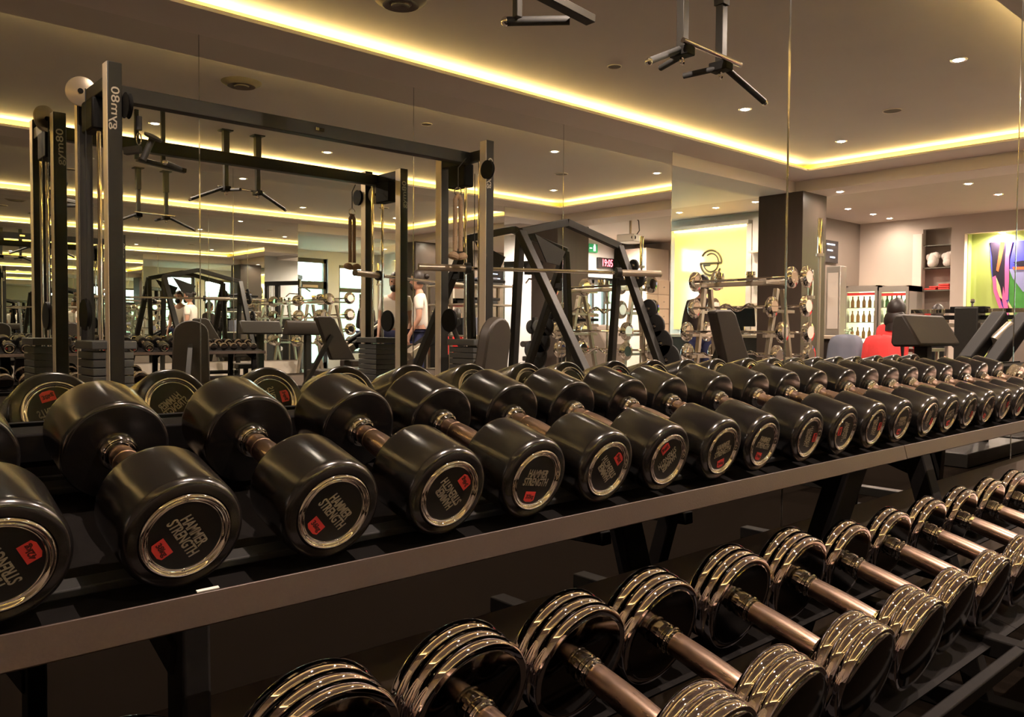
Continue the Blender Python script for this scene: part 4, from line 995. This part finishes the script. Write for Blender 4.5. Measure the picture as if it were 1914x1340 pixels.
# ------------------------------------------------------------------ people
def person(name, label, loc, rz, J, rad, cloth, hair='short', prop=None, beard=False):
    """J: joints dict (local, metres). body is one skinned surface, clothes are shells over it"""
    root = thing(name, label, 'person', loc, rz)
    def skin(nm, verts, edges, radii, m, sub=2, parent=root, rootv=0):
        me = bpy.data.meshes.new(nm); me.from_pydata([tuple(v) for v in verts], edges, []); me.materials.append(M[m])
        o = bpy.data.objects.new(nm, me); COL.objects.link(o); o.parent = parent
        md = o.modifiers.new('skin', 'SKIN'); md.use_smooth_shade = True
        sv = me.skin_vertices[0].data
        for i, r_ in enumerate(radii):
            sv[i].radius = (r_, r_) if not isinstance(r_, tuple) else r_
            sv[i].use_root = (i == rootv)
        s_ = o.modifiers.new('sub', 'SUBSURF'); s_.levels = sub; s_.render_levels = sub
        return o
    K = list(J.keys()); idx = {k: i for i, k in enumerate(K)}
    E = []
    def chain(*a):
        for p, q in zip(a, a[1:]): E.append((idx[p], idx[q]))
    chain('pelvis', 'waist', 'chest', 'neck', 'headbase')
    for s_ in 'LR':
        chain('chest', 'sh'+s_, 'el'+s_, 'wr'+s_, 'palm'+s_)
        chain('pelvis', 'hip'+s_, 'kn'+s_, 'an'+s_, 'toe'+s_)
        for f in range(5):
            if f'f{f}a'+s_ in idx: chain('palm'+s_, f'f{f}a'+s_, f'f{f}b'+s_)
    body = skin('body', [J[k] for k in K], E, [rad[k] if k in rad else rad[k[:-1]] for k in K], 'skin', rootv=0)
    hb = V(J['headbase']); fw = V(J.get('_', (0, 1, 0)))
    # head as its own shaped shell, set on the neck
    hd = MB(); n = 20
    prof = [(-.12, .030, .04), (-.10, .050, .045), (-.07, .064, .035), (-.03, .070, .022), (.01, .074, .012), (.05, .077, .004), (.09, .070, .0), (.115, .048, .0), (.128, .015, 0)]
    vs = []; fs = []
    for z, r_, fwd in prof:
        for k in range(n):
            a = 2*PI*k/n; dy = math.sin(a)*r_*1.2
            if dy > 0: dy += fwd*.5
            vs.append((math.cos(a)*r_, dy, z))
    for i in range(len(prof)-1):
        for k in range(n):
            k2 = (k+1) % n; fs.append((i*n+k, i*n+k2, (i+1)*n+k2, (i+1)*n+k))
    fs.append(tuple(range(n-1, -1, -1))); b0 = (len(prof)-1)*n; fs.append(tuple(range(b0, b0+n)))
    hd.add(vs, fs)
    hd.add([(-.012, .088, -.03), (.012, .088, -.03), (0, .118, -.028), (0, .09, .02), (0, .098, -.04)], [(0, 4, 2), (4, 1, 2), (0, 2, 3), (2, 1, 3)])
    for s_ in (-1, 1): hd.ball((s_*.078, -.002, -.01), .028, 8, sc=(.35, .7, 1.1))
    hd.tube([(-.022, .088, -.062), (0, .094, -.060), (.022, .088, -.062)], .005, 6)
    h = hd.build('head', 'skin', root); h.location = hb+V((0, .01, .10))
    for s_ in (-1, 1): MB().ball((s_*.030, .088, .006), .0105, 8).build('eye', 'darkplastic', h)
    hr = MB()
    def cap(zlo, back):
        vs = []; fs = []; rows = 12
        for i in range(rows):
            f = i/(rows-1)
            for k in range(n):
                a = 2*PI*k/n; front = max(0, math.sin(a))
                lo = zlo+(.062-zlo)*min(1, front*1.7)
                z = .146-(.146-lo)*f if i else .150
                hr_ = .086*math.sqrt(max(0.02, 1-max(0, (z-.03)/.122)**2))
                bk = back*max(0, -z)*1.2 if math.sin(a) < .2 else 0
                vs.append((math.cos(a)*(hr_+bk*.8), math.sin(a)*hr_*1.2-.006-bk*.6, z))
        for i in range(rows-1):
            for k in range(n):
                k2 = (k+1) % n; fs.append((i*n+k, i*n+k2, (i+1)*n+k2, (i+1)*n+k))
        fs.append(tuple(range(n))); hr.add(vs, fs)
    if hair == 'bun': cap(-.05, .0); hr.ball((0, -.125, .06), .04, 12)
    elif hair == 'long': cap(-.24, .22); hr.ball((0, -.03, .02), .112, 18, sc=(.95, .9, 1.05)); hr.ball((0, -.06, -.12), .125, 18, sc=(1.05, .6, 1.1))
    else: cap(-.05, 0)
    hr.build('hair', 'hair', h)
    if beard:
        MB().ball((0, .065, -.085), .055, 14, sc=(1.05, .8, 1.05)).build('beard', 'hair', h)
    for nm, keys, ed, grow, m in cloth:
        ks = list(keys); ii = {k: i for i, k in enumerate(ks)}
        skin(nm, [keys[k][1] for k in ks], [(ii[a], ii[b]) for a, b in ed], [keys[k][0] for k in ks], m, rootv=0)
    return root
RAD = {'pelvis': (.145, .11), 'waist': (.135, .10), 'chest': (.16, .115), 'neck': .055, 'headbase': .05, 'sh': .058, 'el': .042, 'wr': .027, 'palm': (.034, .018), 'hip': .085, 'kn': .058, 'an': .04, 'toe': .035}
for f in range(5): RAD[f'f{f}a'] = .010; RAD[f'f{f}b'] = .008
def stand(h=1.78, arm=0.):
    k = h/1.78
    J = {'pelvis': (0, 0, .96), 'waist': (0, 0, 1.10), 'chest': (0, -.01, 1.33), 'neck': (0, .0, 1.50), 'headbase': (0, .02, 1.56)}
    for s_, sg in (('L', -1), ('R', 1)):
        J.update({'sh'+s_: (sg*.18, -.01, 1.41), 'el'+s_: (sg*.23, -.02, 1.13), 'wr'+s_: (sg*.22, .10+arm, .90), 'palm'+s_: (sg*.215, .13+arm, .83),
                  'hip'+s_: (sg*.09, 0, .90), 'kn'+s_: (sg*.10, .02, .50), 'an'+s_: (sg*.10, -.02, .08), 'toe'+s_: (sg*.11, .13, .04)})
        for f in range(4): J[f'f{f}a'+s_] = (sg*.215-.0+sg*.004, .105+arm+.017*f, .79-.003*f); J[f'f{f}b'+s_] = (sg*.205, .11+arm+.017*f, .755)
        J['f4a'+s_] = (sg*.195, .165+arm, .82); J['f4b'+s_] = (sg*.19, .18+arm, .79)
    return {a: tuple(x*k for x in b) for a, b in J.items()}
def half(J, a, b, t=.62): return tuple(J[a][i]+(J[b][i]-J[a][i])*t for i in range(3))
def shirt(J, m, nm='t_shirt', sleeve=.65):
    J['slL'] = half(J, 'shL', 'elL', sleeve); J['slR'] = half(J, 'shR', 'elR', sleeve); J['hem'] = half(J, 'pelvis', 'waist', -.1); J['collar'] = half(J, 'chest', 'neck', .92)
    keys = {'chest': (.185, .135), 'waist': (.158, .125), 'hem': (.168, .13), 'collar': .07, 'shL': .075, 'shR': .075, 'slL': .06, 'slR': .06}
    return (nm, {k: ((v, None)) for k, v in keys.items()}, [('chest', 'waist'), ('waist', 'hem'), ('chest', 'collar'), ('chest', 'shL'), ('chest', 'shR'), ('shL', 'slL'), ('shR', 'slR')], 0, m)
def pants(J, m):
    J['cuL'] = half(J, 'knL', 'anL', .85); J['cuR'] = half(J, 'knR', 'anR', .85)
    keys = {'pelvis': (.155, .12), 'hipL': .098, 'hipR': .098, 'knL': .075, 'knR': .075, 'cuL': .06, 'cuR': .06}
    return ('trousers', {k: (v, None) for k, v in keys.items()}, [('pelvis', 'hipL'), ('pelvis', 'hipR'), ('hipL', 'knL'), ('hipR', 'knR'), ('knL', 'cuL'), ('knR', 'cuR')], 0, m)
def make(name, label, loc, rz, J, tops, hair, beard=False):
    Jb = dict(J); cl_ = []
    for fn, m, kw in tops: cl_.append(fn(J, m, **kw))
    extra = {k for k in J if k not in Jb}
    r_ = person(name, label, loc, rz, Jb, RAD, [(n, {k: (v[0], J[k]) for k, v in ks.items()}, ed, g, m) for n, ks, ed, g, m in cl_], hair, beard=beard)
    return r_

pm = at(785, 560, 2, y=.93)
make('person', 'bearded person in a white t-shirt and navy bottoms standing, dark hair tied back', (pm.x, .93, 0), math.radians(48), stand(1.73, .02),
     [(shirt, 'whitecloth', {}), (pants, 'navycloth', {})], 'bun', True)
pd = at(1312, 560, 1, y=-4.0)
make('person', 'person in dark clothes standing at the reception counter behind the fixed barbells', (pd.x, -4.0, 0), math.radians(-100), stand(1.66),
     [(shirt, 'darkcloth', {'nm': 'jacket', 'sleeve': 1.4}), (pants, 'navycloth', {})], 'short')
# seated pair at the reception table
def sit():
    J = {'pelvis': (0, 0, .52), 'waist': (0, .0, .66), 'chest': (0, .03, .90), 'neck': (0, .05, 1.06), 'headbase': (0, .07, 1.11)}
    for s_, sg in (('L', -1), ('R', 1)):
        J.update({'sh'+s_: (sg*.16, .03, .98), 'el'+s_: (sg*.22, .17, .78), 'wr'+s_: (sg*.15, .38, .79), 'palm'+s_: (sg*.13, .44, .80),
                  'hip'+s_: (sg*.09, .04, .50), 'kn'+s_: (sg*.11, .44, .50), 'an'+s_: (sg*.11, .42, .09), 'toe'+s_: (sg*.12, .56, .04)})
        for f in range(4): J[f'f{f}a'+s_] = (sg*.10+sg*.017*f, .48, .80); J[f'f{f}b'+s_] = (sg*.10+sg*.017*f, .51, .785)
        J['f4a'+s_] = (sg*.09, .45, .80); J['f4b'+s_] = (sg*.075, .47, .79)
    return J
def chair(x, y, rz, lab, grp='chairs at the reception table'):
    o = thing('chair', lab, 'chair', (x, y, 0), rz, grp)
    MB().box((0, .02, .40), (.42, .42, .05)).build('seat', 'darkplastic', o, bevel=.01)
    MB().box((0, -.20, .68), (.42, .03, .34), (-.12, 0, 0)).build('backrest', 'darkplastic', o, bevel=.01)
    for sx in (-.18, .18):
        for sy in (-.16, .19): MB().cyl((sx, sy, .38), (sx*1.08, sy*1.1, 0), .012).build('leg', 'gymsilver', o)
    return o
pw = at(1672, 580, 1, y=-1.69)
make('person', 'person with long dark hair in a red top seated with back turned before the fridges', (pw.x, -1.69, 0), math.radians(-90), sit(),
     [(shirt, 'redcloth', {'nm': 'red_top', 'sleeve': 1.5}), (pants, 'darkcloth', {})], 'long')
chair(pw.x-.03, -1.69, math.radians(-90), 'dark chair carrying the person in the red top')
def drape(m, nm, ph):
    b = MB(); n_ = 28; vs = []; fs = []
    Z = (.915, .905, .875, .80, .68, .55, .42); R_ = (.02, .13, .185, .215, .225, .24, .255)
    for i in range(7):
        for k in range(n_):
            a = 2*PI*k/n_; r_ = R_[i]*(1+(.02+.018*i)*math.sin(7*a+ph+i*.25)); sq = 1/max(.6, (abs(math.cos(a))**4+abs(math.sin(a))**4)**.25)
            vs.append((math.cos(a)*r_*.42*sq, math.sin(a)*r_*sq*.93, Z[i]+.012*math.sin(3*a+ph)))
    for i in range(6):
        for k in range(n_): k2 = (k+1) % n_; fs.append((i*n_+k, i*n_+k2, (i+1)*n_+k2, (i+1)*n_+k))
    fs.append(tuple(range(n_))); b.add(vs, fs)
    return b.build(nm, m, ang=80)
o = drape('redcloth', 'draped_jacket', 1.); o.location = (pw.x-.24, -1.72, 0); tag(o, 'red jacket draped over the chair back of the person in red', 'jacket')
pc2 = at(1597, 650, 1, y=-2.25)
chair(pc2.x, -2.25, math.radians(-80), 'dark chair under the blue-grey jacket, left of the red one')
o = drape('bluecloth', 'draped_jacket', 2.6); o.location = (pc2.x-.21, -2.25, 0); tag(o, 'blue-grey jacket draped over a chair back by the brown column', 'jacket')
tb = thing('reception_table', 'dark table before the fridges where the person in red sits', 'table', (pw.x+.75, -2.1, 0))
MB().box((0, 0, .74), (.8, 1.1, .04)).build('tabletop', 'counter', tb, bevel=.005)
for sx in (-.34, .34):
    for sy in (-.48, .48): MB().cyl((sx, sy, 0), (sx, sy, .72), .022).build('leg', 'gymsilver', tb)
ph = at(1749, 580, 1, x=12.2)
make('person', 'person with short black hair seated far back by the towel niche, only the head showing', (12.2, ph.y, 0), math.radians(-90), sit(),
     [(shirt, 'darkcloth', {'nm': 'dark_top', 'sleeve': 1.2}), (pants, 'darkcloth', {})], 'short')
chair(12.17, ph.y, math.radians(-90), 'dark chair far back by the towel niche')
o = thing('potted_herb', 'small green plant in a glass on the reception table', 'plant', (pw.x+.75, -2.58, .76))
MB().lathe([(0, .03), (.09, .035)], (0, 0, 0), (0, 0, 1), 14).build('glass_pot', 'shelfglass', o)
lf = MB(); rn_ = random.Random(5)
for k in range(26):
    c = V((rn_.uniform(-.05, .05), rn_.uniform(-.05, .05), rn_.uniform(.1, .24))); d = V((rn_.uniform(-1, 1), rn_.uniform(-1, 1), 1)).normalized(); _, u_, w_ = frame_of(d)
    lf.add([c+u_*.03, c+w_*.014, c-u_*.03, c-w_*.014], [(0, 1, 2, 3)])
lf.build('leaves', 'leaf', o)

# ------------------------------------------------------------------ light and view
w = bpy.data.worlds.new('world'); w.use_nodes = True; S.world = w
bg = w.node_tree.nodes['Background']; bg.inputs[0].default_value = (.80, .95, 1, 1); bg.inputs[1].default_value = 5.5
S.view_settings.view_transform = 'Standard'; S.view_settings.look = 'None'
S.view_settings.exposure = EXPO; S.view_settings.gamma = 1; S.view_settings.use_curve_mapping = False
S.display_settings.display_device = 'sRGB'
S.cycles.max_bounces = 12; S.cycles.glossy_bounces = 12; S.cycles.diffuse_bounces = 3; S.cycles.transmission_bounces = 6; S.cycles.transparent_max_bounces = 8
S.cycles.sample_clamp_indirect = 6; S.cycles.caustics_reflective = True; S.cycles.caustics_refractive = False; S.cycles.blur_glossy = 0
